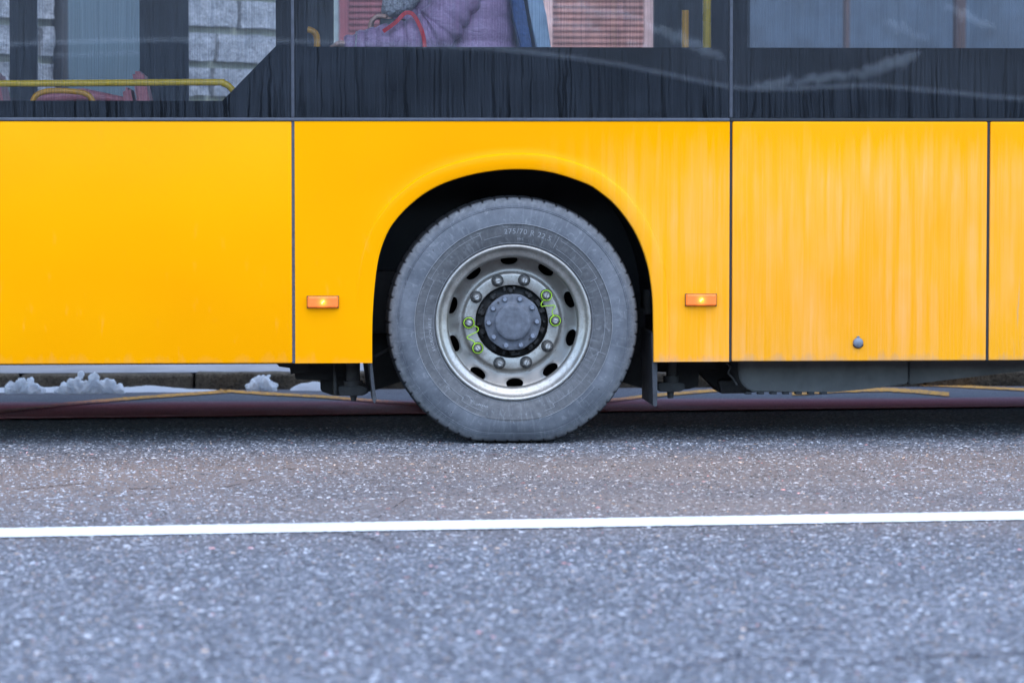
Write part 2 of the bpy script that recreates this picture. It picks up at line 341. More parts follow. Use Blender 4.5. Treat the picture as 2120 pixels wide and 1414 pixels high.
M = dict(
    paint=make_paint(), glass=make_glass('dirty_window_glass', 0.038), glass_far=make_glass('far_window_glass', 0.02),
    asphalt=make_asphalt(), chip=make_chip(), tyre=make_tyre(), rim=make_rim(), snow=make_snow(), bay=make_bay(), zigzag=make_zigzag(),
    frit=plain('black_window_border', (0.003, 0.003, 0.004), 0.6, 0, 0.2, 12.0, 0.02),
    black=plain('black_plastic', (0.012, 0.012, 0.013), 0.6, 0, 0.3),
    under=plain('grimy_underbody', (0.030, 0.028, 0.026), 0.75, 0, 0.45, 14, 0.3, 0.3),
    strut=plain('dusty_suspension_steel', (0.060, 0.057, 0.054), 0.7, 0, 0.4, 20, 0.3, 0.4),
    tray=plain('grey_engine_tray', (0.105, 0.105, 0.098), 0.65, 0, 0.35, 7, 0.3, 0.2),
    seal=plain('grey_aluminium_seal', (0.058, 0.062, 0.076), 0.5, 0.1, 0.3, 30),
    rubber=plain('black_rubber_seal', (0.014, 0.014, 0.015), 0.5),
    flap=plain('mud_flap_rubber', (0.035, 0.036, 0.040), 0.45, 0, 0.4, 25, 0.5, 0.3),
    hub=plain('blue_grey_hub_enamel', (0.092, 0.098, 0.113), 0.6, 0.0, 0.45, 34, 0.4, 0.15),
    hubdark=plain('greasy_hub_iron', (0.026, 0.024, 0.022), 0.7, 0.0, 0.5, 30, 0.3, 0.4),
    nut=plain('weathered_lug_steel', (0.15, 0.14, 0.125), 0.5, 0.3, 0.45, 70),
    washer=plain('dark_lug_washer', (0.060, 0.056, 0.050), 0.6, 0.2, 0.45, 60),
    stud=plain('bare_stud_steel', (0.42, 0.40, 0.37), 0.4, 0.5, 0.4, 90),
    bolt=plain('grey_bolt_enamel', (0.17, 0.185, 0.22), 0.45, 0.1, 0.3, 80),
    spring=plain('lime_plastic_spring', (0.36, 0.62, 0.02), 0.45, 0, 0.2, 60),
    yrail=plain('yellow_handrail_enamel', (0.80, 0.50, 0.01), 0.3, 0, 0.08, 10),
    orail=plain('orange_handrail_enamel', (0.72, 0.33, 0.01), 0.35, 0, 0.1, 10),
    interior=plain('dark_interior_trim', (0.05, 0.052, 0.06), 0.7), ceiling_and_bounce=plain('pale_ceiling_and_bounce_side', (0.55, 0.56, 0.58), 0.6),
    floor=plain('bus_floor_vinyl', (0.10, 0.10, 0.115), 0.6),
    lock=plain('grey_lock_cap', (0.16, 0.175, 0.20), 0.5, 0.3, 0.2, 60),
    jacket=make_jacket(),
    fur=make_fabric('grey_fur_trim', (0.20, 0.19, 0.20), (0.62, 0.60, 0.62), 120.0), skin=plain('skin', (0.62, 0.36, 0.27), 0.5, 0, 0.12, 20),
    trousers=make_fabric('dark_trousers', (0.03, 0.03, 0.04), (0.06, 0.06, 0.075)), hair=plain('brown_hair', (0.05, 0.03, 0.02), 0.5, 0, 0.4, 60),
    strap=plain('red_strap_webbing', (0.72, 0.02, 0.03), 0.55, 0, 0.12), bag=plain('dark_olive_bag', (0.035, 0.036, 0.030), 0.6),
    seatshell=plain('pale_blue_seat_shell', (0.36, 0.47, 0.58), 0.45), seatblue=make_fabric('blue_seat_moquette', (0.015, 0.05, 0.16), (0.03, 0.09, 0.26), 60.0),
    seatpink=make_fabric('pink_seat_moquette', (0.42, 0.12, 0.14), (0.55, 0.2, 0.21), 60.0),
    white=make_line(),
    kerb=make_stone('brown_kerb_stone', (0.075, 0.058, 0.042), (0.17, 0.14, 0.10), 0.8), pave=plain('pavement_slab', (0.30, 0.30, 0.31), 0.8, 0, 0.2, 6),
    block=make_stone('grey_stone_block', (0.22, 0.23, 0.24), (0.44, 0.45, 0.46), 1.0), mortar=plain('olive_mortar', (0.26, 0.265, 0.20), 0.9, 0, 0.15, 20),
    gate=plain('teal_grey_gate_paint', (0.058, 0.090, 0.105), 0.55, 0, 0.12, 5),
    redslat=plain('red_shutter_paint', (0.21, 0.052, 0.055), 0.55, 0, 0.2, 14), reflect_slat=plain('peach_reflection_slat', (0.50, 0.225, 0.17), 0.55, 0, 0.45, 5),
    redframe=plain('dark_red_frame_paint', (0.20, 0.035, 0.04), 0.5), paleframe=plain('pale_frame_paint', (0.40, 0.46, 0.43), 0.5), reflect_frame=plain('peach_reflection_frame', (0.66, 0.40, 0.33), 0.5),
    dark=plain('shutter_backing', (0.02, 0.018, 0.018), 0.8), plaster=plain('blue_grey_plaster', (0.058, 0.080, 0.105), 0.8, 0, 0.45, 4.0), brown=plain('brown_upright_tone', (0.055, 0.028, 0.022), 0.7, 0, 0.3, 9),
    mirror_slope=plain('reflection_slope_dark', (0.030, 0.034, 0.032), 0.9, 0, 0.4, 0.6), mirror_wall=make_stone('mirror_wall_dark_stone', (0.03, 0.03, 0.03), (0.07, 0.07, 0.07)),
    lens=make_lens(), bulb=make_emit('lit_lamp_bulb', (1.0, 0.48, 0.01), 0.30, (0.8, 0.4, 0.02)), hot=make_emit('lamp_filament', (1.0, 0.74, 0.16), 0.8),
    crackfill=plain('dark_crack_grit', (0.010, 0.010, 0.012), 0.95, 0, 0.4, 60, 0.05),
    wet_edge=plain('wet_edge_red_reflection', (0.85, 0.36, 0.38), 0.9, 0, 0.30, 3.0, 0.05),  # lip of the wet area, with the red reflection in its colour
)

# ================================================================== THE SETTING
road = struct(mesh('road', [(-150, -150, 0), (150, -150, 0), (150, 150, 0), (-150, 150, 0)], [(0, 1, 2, 3)], M['asphalt']))
# narrow cracks in the surface, kept free of stone chips
CRACK_PX = [[(1380, 1384), (1430, 1376), (1480, 1372), (1530, 1358), (1590, 1362), (1640, 1366), (1690, 1375)], [(1745, 1377), (1830, 1370), (1880, 1360), (1960, 1359), (2060, 1356), (2150, 1351)],
            [(35, 1013), (90, 1009), (150, 1003), (190, 999)], [(235, 1010), (330, 1012), (360, 1009)], [(440, 1012), (500, 1001), (545, 985)], [(770, 1080), (815, 1050), (845, 1030)], [(1540, 1298), (1620, 1306), (1680, 1300), (1760, 1308)], [(700, 1104), (780, 1119), (800, 1140)]]
CRACKS = []
for k, cp in enumerate(CRACK_PX):
    pts = smooth_path([gp(*q) for q in cp], 14)
    pts = [p + Vector((0.006 * noise.noise(Vector((i * .9, k, 0))), (0.055 if cp[0][1] < 1150 else 0.024) * noise.noise(Vector((i * .55, k, 5))), 0)) for i, p in enumerate(pts)]
    V, F = [], []
    for i, p in enumerate(pts):
        wd = 0.016 * (0.35 + 0.9 * abs(noise.noise(Vector((i * .4, k * 2.0, 9))))) * min(1, 0.25 + i / 6, 0.25 + (len(pts) - 1 - i) / 6)
        V += [(p.x, p.y - wd, 0.0006), (p.x, p.y + wd, 0.0006)]; CRACKS.append((p.x, p.y, wd))
    for i in range(len(pts) - 1):
        if noise.noise(Vector((i * .45, k * 1.3, 3))) > -0.12: F.append((2 * i, 2 * i + 2, 2 * i + 3, 2 * i + 1))
    struct(mesh('road_crack', V, F, M['crackfill']))
# stone chips standing in the asphalt (uncountable)
def chips():
    Y = RNG.uniform(-6.9, 0.9, 90000); d = Y - CAM.y
    half = d * (1150 / FPX) + 0.15
    Xc = CAM.x + d * math.tan(YAW) + RNG.uniform(-1, 1, Y.size) * half
    keep = RNG.random(Y.size) < (half / half.max())
    for cx_, cy_, cw_ in CRACKS: keep &= ~((np.abs(Xc - cx_) < 0.035) & (np.abs(Y - cy_) < cw_ + 0.004))
    Xc, Y = Xc[keep], Y[keep]; n = Xc.size
    rad = RNG.gamma(3.6, 0.00142, n).clip(0.0018, 0.012); hgt = RNG.uniform(0.0008, 0.0034, n)
    K = 6; a0 = RNG.uniform(0, 2 * math.pi, n); V = np.zeros((n, K + 1, 3), np.float32)
    for k in range(K):
        a = a0 + 2 * math.pi * k / K; rr = rad * RNG.uniform(0.65, 1.15, n)
        V[:, k, 0] = Xc + rr * np.cos(a); V[:, k, 1] = Y + rr * np.sin(a); V[:, k, 2] = -0.0004 + RNG.uniform(0, 0.35, n) * hgt
    V[:, K, 0] = Xc + rad * RNG.uniform(-.3, .3, n); V[:, K, 1] = Y + rad * RNG.uniform(-.3, .3, n); V[:, K, 2] = hgt
    base = (np.arange(n) * (K + 1))[:, None]
    idx = np.stack([np.stack([np.full(n, k), np.full(n, (k + 1) % K), np.full(n, K)], 1) for k in range(K)], 1)
    F = (idx + base[:, :, None]).reshape(-1)
    me = bpy.data.meshes.new('asphalt_aggregate'); nf = n * K
    me.vertices.add(n * (K + 1)); me.vertices.foreach_set('co', V.reshape(-1))
    me.loops.add(nf * 3); me.loops.foreach_set('vertex_index', F.astype(np.int32))
    me.polygons.add(nf); me.polygons.foreach_set('loop_start', np.arange(0, nf * 3, 3, dtype=np.int32)); me.polygons.foreach_set('loop_total', np.full(nf, 3, np.int32))
    g = RNG.beta(1.2, 3.6, n) * 0.62 + 0.02
    c = np.stack([g, g * 1.01, g * 1.05], 1)
    u = RNG.random(n)
    c[u > 0.962] = c[u > 0.962] * 0.3 + 0.46
    warm = (u > 0.88) & (u < 0.925); c[warm] *= np.array([1.5, 1.05, 0.72])
    red = (u > 0.925) & (u < 0.94); c[red] *= np.array([1.7, 0.8, 0.7])
    bus_refl = np.clip((Y + 3.6) / 1.2, 0, 1) * np.clip((-0.2 - Y) / 0.7, 0, 1) * (0.5 + 0.5 * np.sin(Xc * 1.7 + 1.0)) * 0.75  # same painted bus reflection, tinting the chips
    c = c * (1 - bus_refl[:, None] * np.array([-0.05, 0.12, 0.28]))
    c4 = np.concatenate([c, np.ones((n, 1))], 1).clip(0, 1).astype(np.float32)
    at_ = me.color_attributes.new('chip', 'FLOAT_COLOR', 'POINT'); at_.data.foreach_set('color', np.repeat(c4, K + 1, axis=0).reshape(-1))
    me.update(); me.validate(); me.materials.append(M['chip'])
    return struct(link(bpy.data.objects.new('asphalt_aggregate', me)), 'stuff')
agg = chips(); agg['label'] = 'pale and dark stone chips standing in the worn asphalt'

def ribbon(name, top, bot, z, m):
    """road marking from its two pixel edges (far edge, near edge), laid on the ground at height z"""
    V, F = [], []
    for t_, b_ in zip(top, bot): V += [gp(*t_, z), gp(*b_, z)]
    for i in range(len(top) - 1): F.append((2 * i, 2 * i + 1, 2 * i + 3, 2 * i + 2))
    return V, F
def lerp_line(pts, xs): return [(x, float(np.interp(x, [p[0] for p in pts], [p[1] for p in pts]))) for x in xs]
# white lane line with slightly ragged edges
V, F = [], []
pa, pb, pc, pd = gp(0, 1093, .0042), gp(2120, 1057.5, .0042), gp(0, 1111.5, .0042), gp(2120, 1075, .0042)
NL = 900
for i in range(NL + 1):
    s = -1.2 + 3.4 * i / NL
    a = pa.lerp(pb, s); b = pc.lerp(pd, s)
    for q, k in ((a, 1), (b, -1)):
        j = noise.noise(Vector((s * 220, k * 5.0, 0))) * 0.016 + noise.noise(Vector((s * 60, k * 3.0, 2))) * 0.008
        V.append((q.x, q.y + j, 0.0042))
for i in range(NL): F.append((2 * i, 2 * i + 1, 2 * i + 3, 2 * i + 2))
line = struct(mesh('white_lane_line', V, F, M['white'])); line['label'] = 'long white painted lane line crossing the asphalt'

# bus bay strip coloured with a red reflection, its wet edge, and the zigzag stop marking
e0, e1 = gp(0, 870), gp(2120, 844.5)
ysl = (e1.y - e0.y) / (e1.x - e0.x)
KY = gp(300, 809).y                                   # kerb foot
def ey(x): return e0.y + (x - e0.x) * ysl
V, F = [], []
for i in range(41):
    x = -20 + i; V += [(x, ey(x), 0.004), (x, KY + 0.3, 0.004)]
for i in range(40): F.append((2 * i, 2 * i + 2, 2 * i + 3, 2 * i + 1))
bay = struct(mesh('bus_bay_surface', V, F, M['bay'])); bay['label'] = 'asphalt strip under the bus beside the kerb, red house reflection in its colour'
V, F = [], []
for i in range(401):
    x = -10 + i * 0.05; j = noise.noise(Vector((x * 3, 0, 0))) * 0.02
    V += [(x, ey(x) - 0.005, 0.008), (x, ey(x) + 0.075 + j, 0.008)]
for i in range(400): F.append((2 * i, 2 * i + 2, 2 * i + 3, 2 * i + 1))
edge = struct(mesh('wet_edge_strip', V, F, M['wet_edge'])); edge['label'] = 'thin pale edge of the wet ground under the bus, red reflection in its colour'
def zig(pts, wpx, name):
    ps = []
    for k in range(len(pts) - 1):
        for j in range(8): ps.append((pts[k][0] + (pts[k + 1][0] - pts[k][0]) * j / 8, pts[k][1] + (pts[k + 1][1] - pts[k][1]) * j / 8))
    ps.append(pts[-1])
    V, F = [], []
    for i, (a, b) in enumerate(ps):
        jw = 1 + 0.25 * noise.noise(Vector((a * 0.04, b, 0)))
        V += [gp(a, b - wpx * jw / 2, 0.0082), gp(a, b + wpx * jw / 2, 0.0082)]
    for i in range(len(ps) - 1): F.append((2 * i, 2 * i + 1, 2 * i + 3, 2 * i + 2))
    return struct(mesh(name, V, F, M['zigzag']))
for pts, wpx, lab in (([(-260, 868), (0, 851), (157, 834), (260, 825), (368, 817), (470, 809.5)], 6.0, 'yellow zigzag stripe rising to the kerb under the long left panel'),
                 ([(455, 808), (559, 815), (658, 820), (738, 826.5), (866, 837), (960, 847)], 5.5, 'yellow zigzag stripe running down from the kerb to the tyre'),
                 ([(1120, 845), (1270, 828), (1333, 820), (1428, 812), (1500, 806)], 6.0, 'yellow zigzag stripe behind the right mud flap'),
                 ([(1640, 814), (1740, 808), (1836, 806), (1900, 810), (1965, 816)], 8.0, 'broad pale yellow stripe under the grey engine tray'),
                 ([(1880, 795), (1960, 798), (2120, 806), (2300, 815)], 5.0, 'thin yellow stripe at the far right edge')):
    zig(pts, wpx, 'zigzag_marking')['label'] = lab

# kerb and pavement
KH = Z(770, KY) ; KD = 0.13
kerb = struct(empty('kerb', (0, KY, 0)))
seams = [-9, -7.6, -6.2, -4.9, -3.7] + [X(-330, KY), X(37, KY), X(400, KY), X(760, KY)] + [1.0, 2.2, 3.6, 5.0, 6.4, 7.8]
for a, b in zip(seams, seams[1:]):
    bm = bmesh.new(); bm_box(bm, a + 0.006, b - 0.006, 0, KD, -0.05, KH + random.uniform(-.006, .006), 0.018, 3)
    bmesh.ops.subdivide_edges(bm, edges=[e for e in bm.edges if e.calc_length() > 0.5], cuts=24, use_grid_fill=True)
    for v in bm.verts:
        n_ = noise.noise_vector(Vector((v.co.x * 9 + a, v.co.y * 9, v.co.z * 12)))
        v.co.y += n_.y * 0.014; v.co.z += n_.z * 0.006
    from_bm('kerb_stone', bm, M['kerb'], kerb, True, 45)
struct(mesh('pavement', [(-60, KY + KD + 0.004, KH - 0.004), (60, KY + KD + 0.004, KH - 0.004), (60, 60, KH + 0.1), (-60, 60, KH + 0.1)], [(0, 1, 2, 3)], M['pave']))

# ------------------------------------------------------------------ buildings beyond the pavement (seen through the windows)
def wall_stone():
    ang = R(49); base = at(480, 100, 5.8); dx, dy = math.cos(ang), math.sin(ang)
    root = empty('stone_wall', (base.x, base.y, KH)); root.rotation_euler.z = ang
    tag(root, 'rough grey stone block wall with olive mortar behind the cut-cornered window', 'stone wall')
    # local u along the wall, local -y faces the bus
    bm = bmesh.new(); bm_box(bm, -3.0, 0.62, 0.02, 0.30, 0, 2.9); from_bm('mortar_bed', bm, M['mortar'], root)
    rnd = random.Random(3); z = 0.02; row = 0
    while z < 2.55:
        h = 0.188; u = -2.98 + (0.21 if row % 2 else 0.0)
        while u < 0.6:
            L = rnd.uniform(0.40, 0.56); ua, ub = u, min(u + L, 0.62)
            if ub > -1.38 and ua < -0.52:
                if ua < -1.45: ub = -1.38
                elif ub > -0.42: ua = -0.52
                else: ua = ub
            if ub - ua > 0.07:
                bm = bmesh.new(); bm_box(bm, ua + 0.018, ub - 0.018, -0.025, 0.03, z + 0.02, z + h - 0.02, 0.0)
                bmesh.ops.subdivide_edges(bm, edges=list(bm.edges), cuts=5, use_grid_fill=True)
                for v in bm.verts:
                    if v.co.y < 0.0:
                        v.co.y += noise.noise(Vector((v.co.x * 14, z * 7, v.co.z * 16))) * 0.022
                    nn = noise.noise_vector(v.co * 11); v.co.x += nn.x * 0.008; v.co.z += nn.z * 0.008
                from_bm('stone_block', bm, M['block'], root, True, 50)
            u += L
        z += h; row += 1
    g = empty('metal_gate', root.matrix_basis @ Vector((-0.95, -0.03, 0)) if False else (base.x + -0.95 * dx + 0.03 * dy, base.y + -0.95 * dy - 0.03 * dx, KH)); g.rotation_euler.z = ang
    tag(g, 'flat teal grey metal gate beside the stone wall, seen through the bus', 'gate')
    box('gate_leaf', -0.38, 0.38, -0.03, 0.02, 0.03, 2.45, M['gate'], g, 0.006)
    box('gate_frame', -0.43, -0.385, -0.035, 0.03, 0.0, 2.5, M['dark'], g); box('gate_frame', 0.385, 0.43, -0.035, 0.03, 0.0, 2.5, M['dark'], g)
wall_stone()

def louvre(x0, x1, Y, z0, z1, slat, frame, name, label, cat, pitch=0.0386):
    root = empty(name, ((x0 + x1) / 2, Y, KH)); tag(root, label, cat, 'slatted shutters behind the bus'); cx = (x0 + x1) / 2
    box('backing', x0 - cx, x1 - cx, 0.05, 0.08, z0 - KH, z1 - KH, M['dark'], root)
    for a, b in ((x0, x0 + 0.06), (x1 - 0.06, x1)): box('frame_post', a - cx, b - cx, -0.03, 0.048, z0 - KH, z1 - KH, frame, root)
    bm = bmesh.new(); bm_box(bm, x0 + 0.062 - cx, x1 - 0.062 - cx, -0.016, 0.016, -0.010, 0.010)
    for v in bm.verts: v.co.z += v.co.y * 0.55
    me = bpy.data.meshes.new('slat'); bm.to_mesh(me); bm.free(); me.materials.append(slat)
    z = z0 - KH + 0.03
    while z < z1 - KH - 0.02:
        o = bpy.data.objects.new('slat', me); o.location = (0, 0.01, z); link(o, root); z += pitch
    return root
LY = 8.8
louvre(X(702, LY, 50), X(1118, LY, 50), LY, 0.9, 2.6, M['redslat'], M['redframe'], 'slatted_shutter', 'dark red slatted shutter behind the passenger in mauve', 'shutter')
louvre(X(1124, LY, 50), X(1352, LY, 50), LY, 0.9, 2.6, M['reflect_slat'], M['reflect_frame'], 'slatted_shutter', 'slatted shutter right of the blue bus seat, peach window reflection in its colour', 'shutter')  # peach tone paints an orange window reflection onto the louvres
hb = empty('shuttered_house', (X(1030, LY + .3, 50), LY + 0.3, KH)); tag(hb, 'pale green-white house front behind the slatted shutters', 'house'); hx = hb.location.x
box('front_wall', X(640, LY, 50) - hx, X(1470, LY, 50) - hx, -0.2, 3.0, 0, 3.3, M['paleframe'], hb)
box('reflection_plinth', X(640, LY, 50) - hx, X(1470, LY, 50) - hx, -0.36, -0.21, 0, 0.85, M['redslat'], hb)  # unseen red plinth added to redden the reflection in the bay
pb_ = empty('plaster_house', (X(1900, 7.0, 50), 7.0, KH)); tag(pb_, 'blue grey plastered house behind the right bus window', 'house'); px_ = pb_.location.x
box('front_wall', X(1475, 7.0, 50) - px_, X(3300, 7.0, 50) - px_, 0, 3.0, 0, 3.3, M['plaster'], pb_)
box('reflection_plinth', X(1475, 7.0, 50) - px_, X(2080, 7.0, 50) - px_, -0.12, -0.002, 0, 0.8, M['redslat'], pb_)  # added here too, for the red mirrored in the bay asphalt
for pxl, wd, lab in ((1752, 0.028, 'thin brown upright before the blue grey house'), (1986, 0.06, 'thick brown upright before the blue grey house, at right')):
    a = at(pxl, 60, 6.7); o = box('brown_upright', a.x - wd / 2, a.x + wd / 2, 6.65, 6.75, KH, 2.7, M['brown'], None, 0.008)  # plain brown uprights in front of the plaster wall
    tag(o, lab, 'post', 'brown uprights behind the bus')

# ------------------------------------------------------------------ snow
def snow_lump(px, py, wpx, hpx, lab, seed):
    """lumpy snow clod whose base sits at the ground pixel (px, py)"""
    b = gp(px, py); sc = (b.y - CAM.y) / FPX; Wd, Hd = wpx * sc, hpx * sc
    bm = bmesh.new(); rnd = random.Random(seed)
    n = max(5, int(wpx / 5)); hs = [max(0.28, (0.55 + 0.6 * noise.noise(Vector((k * 0.55, seed * 3.7, 0))) + 0.25 * rnd.random()) * math.sin(math.pi * (k + 0.7) / (n + 0.4)) ** 0.5) for k in range(n)]
    for k in range(n):
        cx = ((k + 0.5) / n - 0.5) * Wd * 0.92; z_ = 0.0; top_ = hs[k] * Hd
        while z_ < top_:
            r_ = Hd * rnd.uniform(0.12, 0.24) * (1.15 - 0.45 * z_ / Hd)
            bmesh.ops.create_icosphere(bm, subdivisions=3, radius=r_, matrix=Matrix.Translation((cx + rnd.uniform(-.10, .10) * Hd, rnd.uniform(-.30, .30) * Hd, min(z_ + r_ * 0.4, top_ - r_ * 0.6))))
            z_ += r_ * 0.9
    for v in bm.verts:
        q = v.co * (1.0 / max(Hd, 1e-3)); d = noise.noise_vector(q * 3.2 + Vector((seed, 0, 0))) * 0.14 + noise.noise_vector(q * 9 + Vector((0, seed, 0))) * 0.085 + noise.noise_vector(q * 22) * 0.03
        v.co += d * Hd; v.co.z = max(v.co.z, -0.002)
    tmp = from_bm('tmp', bm, None, None, recalc=False); rm = tmp.modifiers.new('r', 'REMESH'); rm.mode = 'VOXEL'; rm.voxel_size = max(0.0022, Hd / 26); rm.use_smooth_shade = True
    me = bpy.data.meshes.new_from_object(tmp.evaluated_get(bpy.context.evaluated_depsgraph_get())); bpy.data.objects.remove(tmp); me.materials.clear(); me.materials.append(M['snow'])
    o = link(bpy.data.objects.new('snow_clod', me)); o.location = (b.x, b.y, 0.004)
    return tag(o, lab, 'snow', 'snow left along the kerb')
snow_lump(48, 816, 74, 36, 'small ragged snow clod at the far left of the gutter', 1)
snow_lump(188, 816, 140, 41, 'largest ragged heap of snow clods against the brown kerb', 2)
snow_lump(541, 811, 54, 42, 'upright knobbly snow clod alone by the kerb near the suspension', 3)
def snow_bank(x0, x1, yb, hpx, dep, lab, seed, Yoff=0.0):
    a, b = gp(x0, yb), gp(x1, yb); y = (a.y + b.y) / 2 + Yoff; sc = (y - CAM.y) / FPX; H = hpx * sc
    nx, ny = 90, 14; V, F = [], []
    for i in range(nx + 1):
        u = i / nx; x = a.x + (b.x - a.x) * u
        e = min(1, 5 * u, 5 * (1 - u)) ** 0.6
        for j in range(ny + 1):
            v = j / ny; env = max(0.0, math.sin(math.pi * v)) ** 0.7 * e
            h = H * env * (0.75 + 0.55 * noise.noise(Vector((x * 5, v * 2 + seed, 0))) + 0.2 * noise.noise(Vector((x * 25, v * 7, seed))))
            yy = y - dep / 2 + dep * v + 0.02 * noise.noise(Vector((x * 9, seed, v)))
            V.append((x, yy, 0.003 + max(h, -0.001)))
    for i in range(nx):
        for j in range(ny): F.append((i * (ny + 1) + j, (i + 1) * (ny + 1) + j, (i + 1) * (ny + 1) + j + 1, i * (ny + 1) + j + 1))
    return tag(mesh('snow_bank', V, F, M['snow'], None, True), lab, 'snow', 'snow left along the kerb')
snow_bank(-260, 450, 812, 11, 0.20, 'long low bank of white snow along the gutter at left', 11)
snow_bank(600, 720, 808, 16, 0.16, 'short wedge of snow by the kerb behind the suspension', 12)
snow_bank(790, 1000, 800, 8, 0.22, 'flat patch of snow behind the tyre', 13, -0.1)
snow_bank(1240, 1345, 800, 6, 0.16, 'thin patch of snow seen right of the tyre', 14, -0.05)
snow_lump(2075, 792, 26, 8, 'tiny snow crumb at right under the tapering skirt', 6)
snow_lump(2108, 795, 22, 7, 'last tiny snow crumb at the right picture edge', 7)

# ------------------------------------------------------------------ unseen slope, wall and snow, shaped for the reflections in the windows
mirror_slope = struct(mesh('unseen_dark_slope', [(-140, -34, 0.0), (140, -34, 0.0), (140, -46, 4.2), (-140, -46, 4.2), (140, -110, 16), (-140, -110, 16)], [(0, 1, 2, 3), (3, 2, 4, 5)], M['mirror_slope']))  # dark slope added so the window glass mirrors darkness, not bright sky
def mirror_pt(px, py, Ym):                          # where a thing must stand to be mirrored at that pixel
    p = at(px, py, Ym); return Vector((p.x, -Ym, p.z))
MY = 27.0
top = smooth_path([mirror_pt(*q, MY) for q in ((-900, 150), (200, 90), (900, 100), (1120, 116), (1300, 142), (1510, 184), (1640, 188), (1790, 182), (1950, 194), (2120, 209), (2600, 225), (3600, 215))], 10)
V, F = [], []  # unseen wall put in to carry the mirrored snow line
for p in top: V += [(p.x, p.y - 0.12, 0), (p.x, p.y - 0.12, p.z), (p.x, p.y + 0.12, p.z), (p.x, p.y + 0.12, 0)]
for i in range(len(top) - 1):
    for k in range(3): F.append((4 * i + k, 4 * i + 4 + k, 4 * i + 5 + k, 4 * i + 1 + k))
tag(mesh('unseen_mirror_wall', V, F, M['mirror_wall']), 'unseen dark wall added under the snow line mirrored in the right bus windows', 'wall')
capo = tube('snow_ledge', [(p.x, p.y, p.z + 0.01) for p in top], 0.032, M['snow'], None, 8)
tag(capo, 'curving white line of snow mirrored low in the right bus windows', 'snow')
def mirror_snow(a, b, wpx, lab, seed, Ym=MY + 5):
    p, q = mirror_pt(*a, Ym), mirror_pt(*b, Ym); sc = (Ym + 13) / FPX; n = 26
    pts = [p.lerp(q, i / n) + Vector((0, 0, 0.12 * noise.noise(Vector((i * .5, seed, 0))))) for i in range(n + 1)]
    rad = [wpx * sc * 0.5 * (0.25 + max(0.0, math.sin(math.pi * i / n)) ** 0.6) * (1 + 0.5 * noise.noise(Vector((i * .9, 0, seed)))) for i in range(n + 1)]
    return tag(tube('snow_drift', pts, rad, M['snow'], None, 10), lab, 'snow', 'snow across the street mirrored in the windows')
mirror_snow((1770, 160), (1905, 112), 20, 'brightest oblong snow streak mirrored in the right window', 1)
mirror_snow((1530, 196), (1640, 165), 15, 'jagged snow streak mirrored near the black window joint', 2)
mirror_snow((1640, 172), (1770, 152), 13, 'narrow snow streak between two brighter mirrored streaks', 3)
mirror_snow((1340, 52), (1500, 122), 16, 'slanting snow streak mirrored by the yellow poles', 4)
mirror_snow((1130, 8), (1340, 40), 13, 'broad snow streak mirrored over the peach shutter', 5)
mirror_snow((1955, 12), (2060, 60), 12, 'faint snow patch mirrored high in the right window', 6)

# ================================================================== THE BUS
bus = empty('bus', (0, 0, 0)); tag(bus, 'yellow city bus with dirty black-edged windows standing over the kerbside bay', 'bus')
BX0, BX1, BW = -5.2, 6.4, 2.36                       # the whole vehicle runs on past both picture edges
zb = Z(751, 0, 900); zt = Z(252, 0, 1000); zg = Z(246.5, 0, 1000)
s1, s2, s3 = X(607.5), X(1513), X(2046); gap = 0.0055
def side_panel(x0, x1, bev=0.006):
    bm = bmesh.new(); bm_box(bm, x0, x1, 0.0, 0.03, zb, zt, bev, 3)
    return from_bm('side_panel', bm, M['paint'], bus, True, 40)
side_panel(BX0, s1 - 2.45); lp = side_panel(s1 - 2.44, s1 - gap); lp['label'] = 'long clean yellow panel left of the wheel'
p3 = side_panel(s2 + gap, s3 - gap); p3['label'] = 'yellow panel streaked with pale salt behind the wheel'
p4 = side_panel(s3 + gap, s3 + 1.15); p4['label'] = 'rearmost visible yellow panel with grey run-marks'
side_panel(s3 + 1.16, BX1)

# wheel-arch panel: a sheet with a real opening and a raised flare
arch_px = [(770.5, 751), (770.5, 690), (772, 640), (777, 578), (785.5, 527), (802, 482), (824, 450), (853, 421), (887, 396), (930, 376), (993, 359), (1064, 351.5), (1137, 357), (1213, 381), (1245, 401), (1274, 426), (1305, 466), (1325, 504), (1340, 548), (1347, 585), (1351, 623), (1352.5, 690), (1353, 751)]
arch = smooth_path([Vector((at(a, b, 0).x, at(a, b, 0).z, 0)) for a, b in arch_px], 7)
arch[0].y = zb; arch[-1].y = zb
def resample(pts, n):
    d = [0]
    for a, b in zip(pts, pts[1:]): d.append(d[-1] + (b - a).length)
    return [Vector((float(np.interp(d[-1] * i / n, d, [p.x for p in pts])), float(np.interp(d[-1] * i / n, d, [p.y for p in pts])), 0)) for i in range(n + 1)]
NA = 120
arch = resample(arch, NA); arch[0].y = zb; arch[-1].y = zb
AX0, AX1 = s1 + gap, s2 - gap
acx, acz = (arch[0].x + arch[-1].x) / 2, Z(640)
def outer_pt(i):
    p = arch[i]; d = Vector((p.x - acx, p.y - acz, 0))
    if p.y < acz: return Vector((AX0 if p.x < acx else AX1, p.y, 0))
    c = [1e9]
    if d.x < -1e-6: c.append((AX0 - acx) / d.x)
    if d.x > 1e-6: c.append((AX1 - acx) / d.x)
    if d.y > 1e-6: c.append((zt - acz) / d.y)
    t_ = min(c); return Vector((acx + d.x * t_, acz + d.y * t_, 0))
V, F = [], []
prof = [(0.012, 0.060), (0.0015, 0.030), (0.0, -0.010), (0.003, -0.0165), (0.008, -0.0185), (0.030, -0.0200), (0.0545, -0.0195), (0.0575, -0.0182), (0.0605, -0.0110), (0.0635, -0.0030), (0.074, -0.0006)]
outs = []
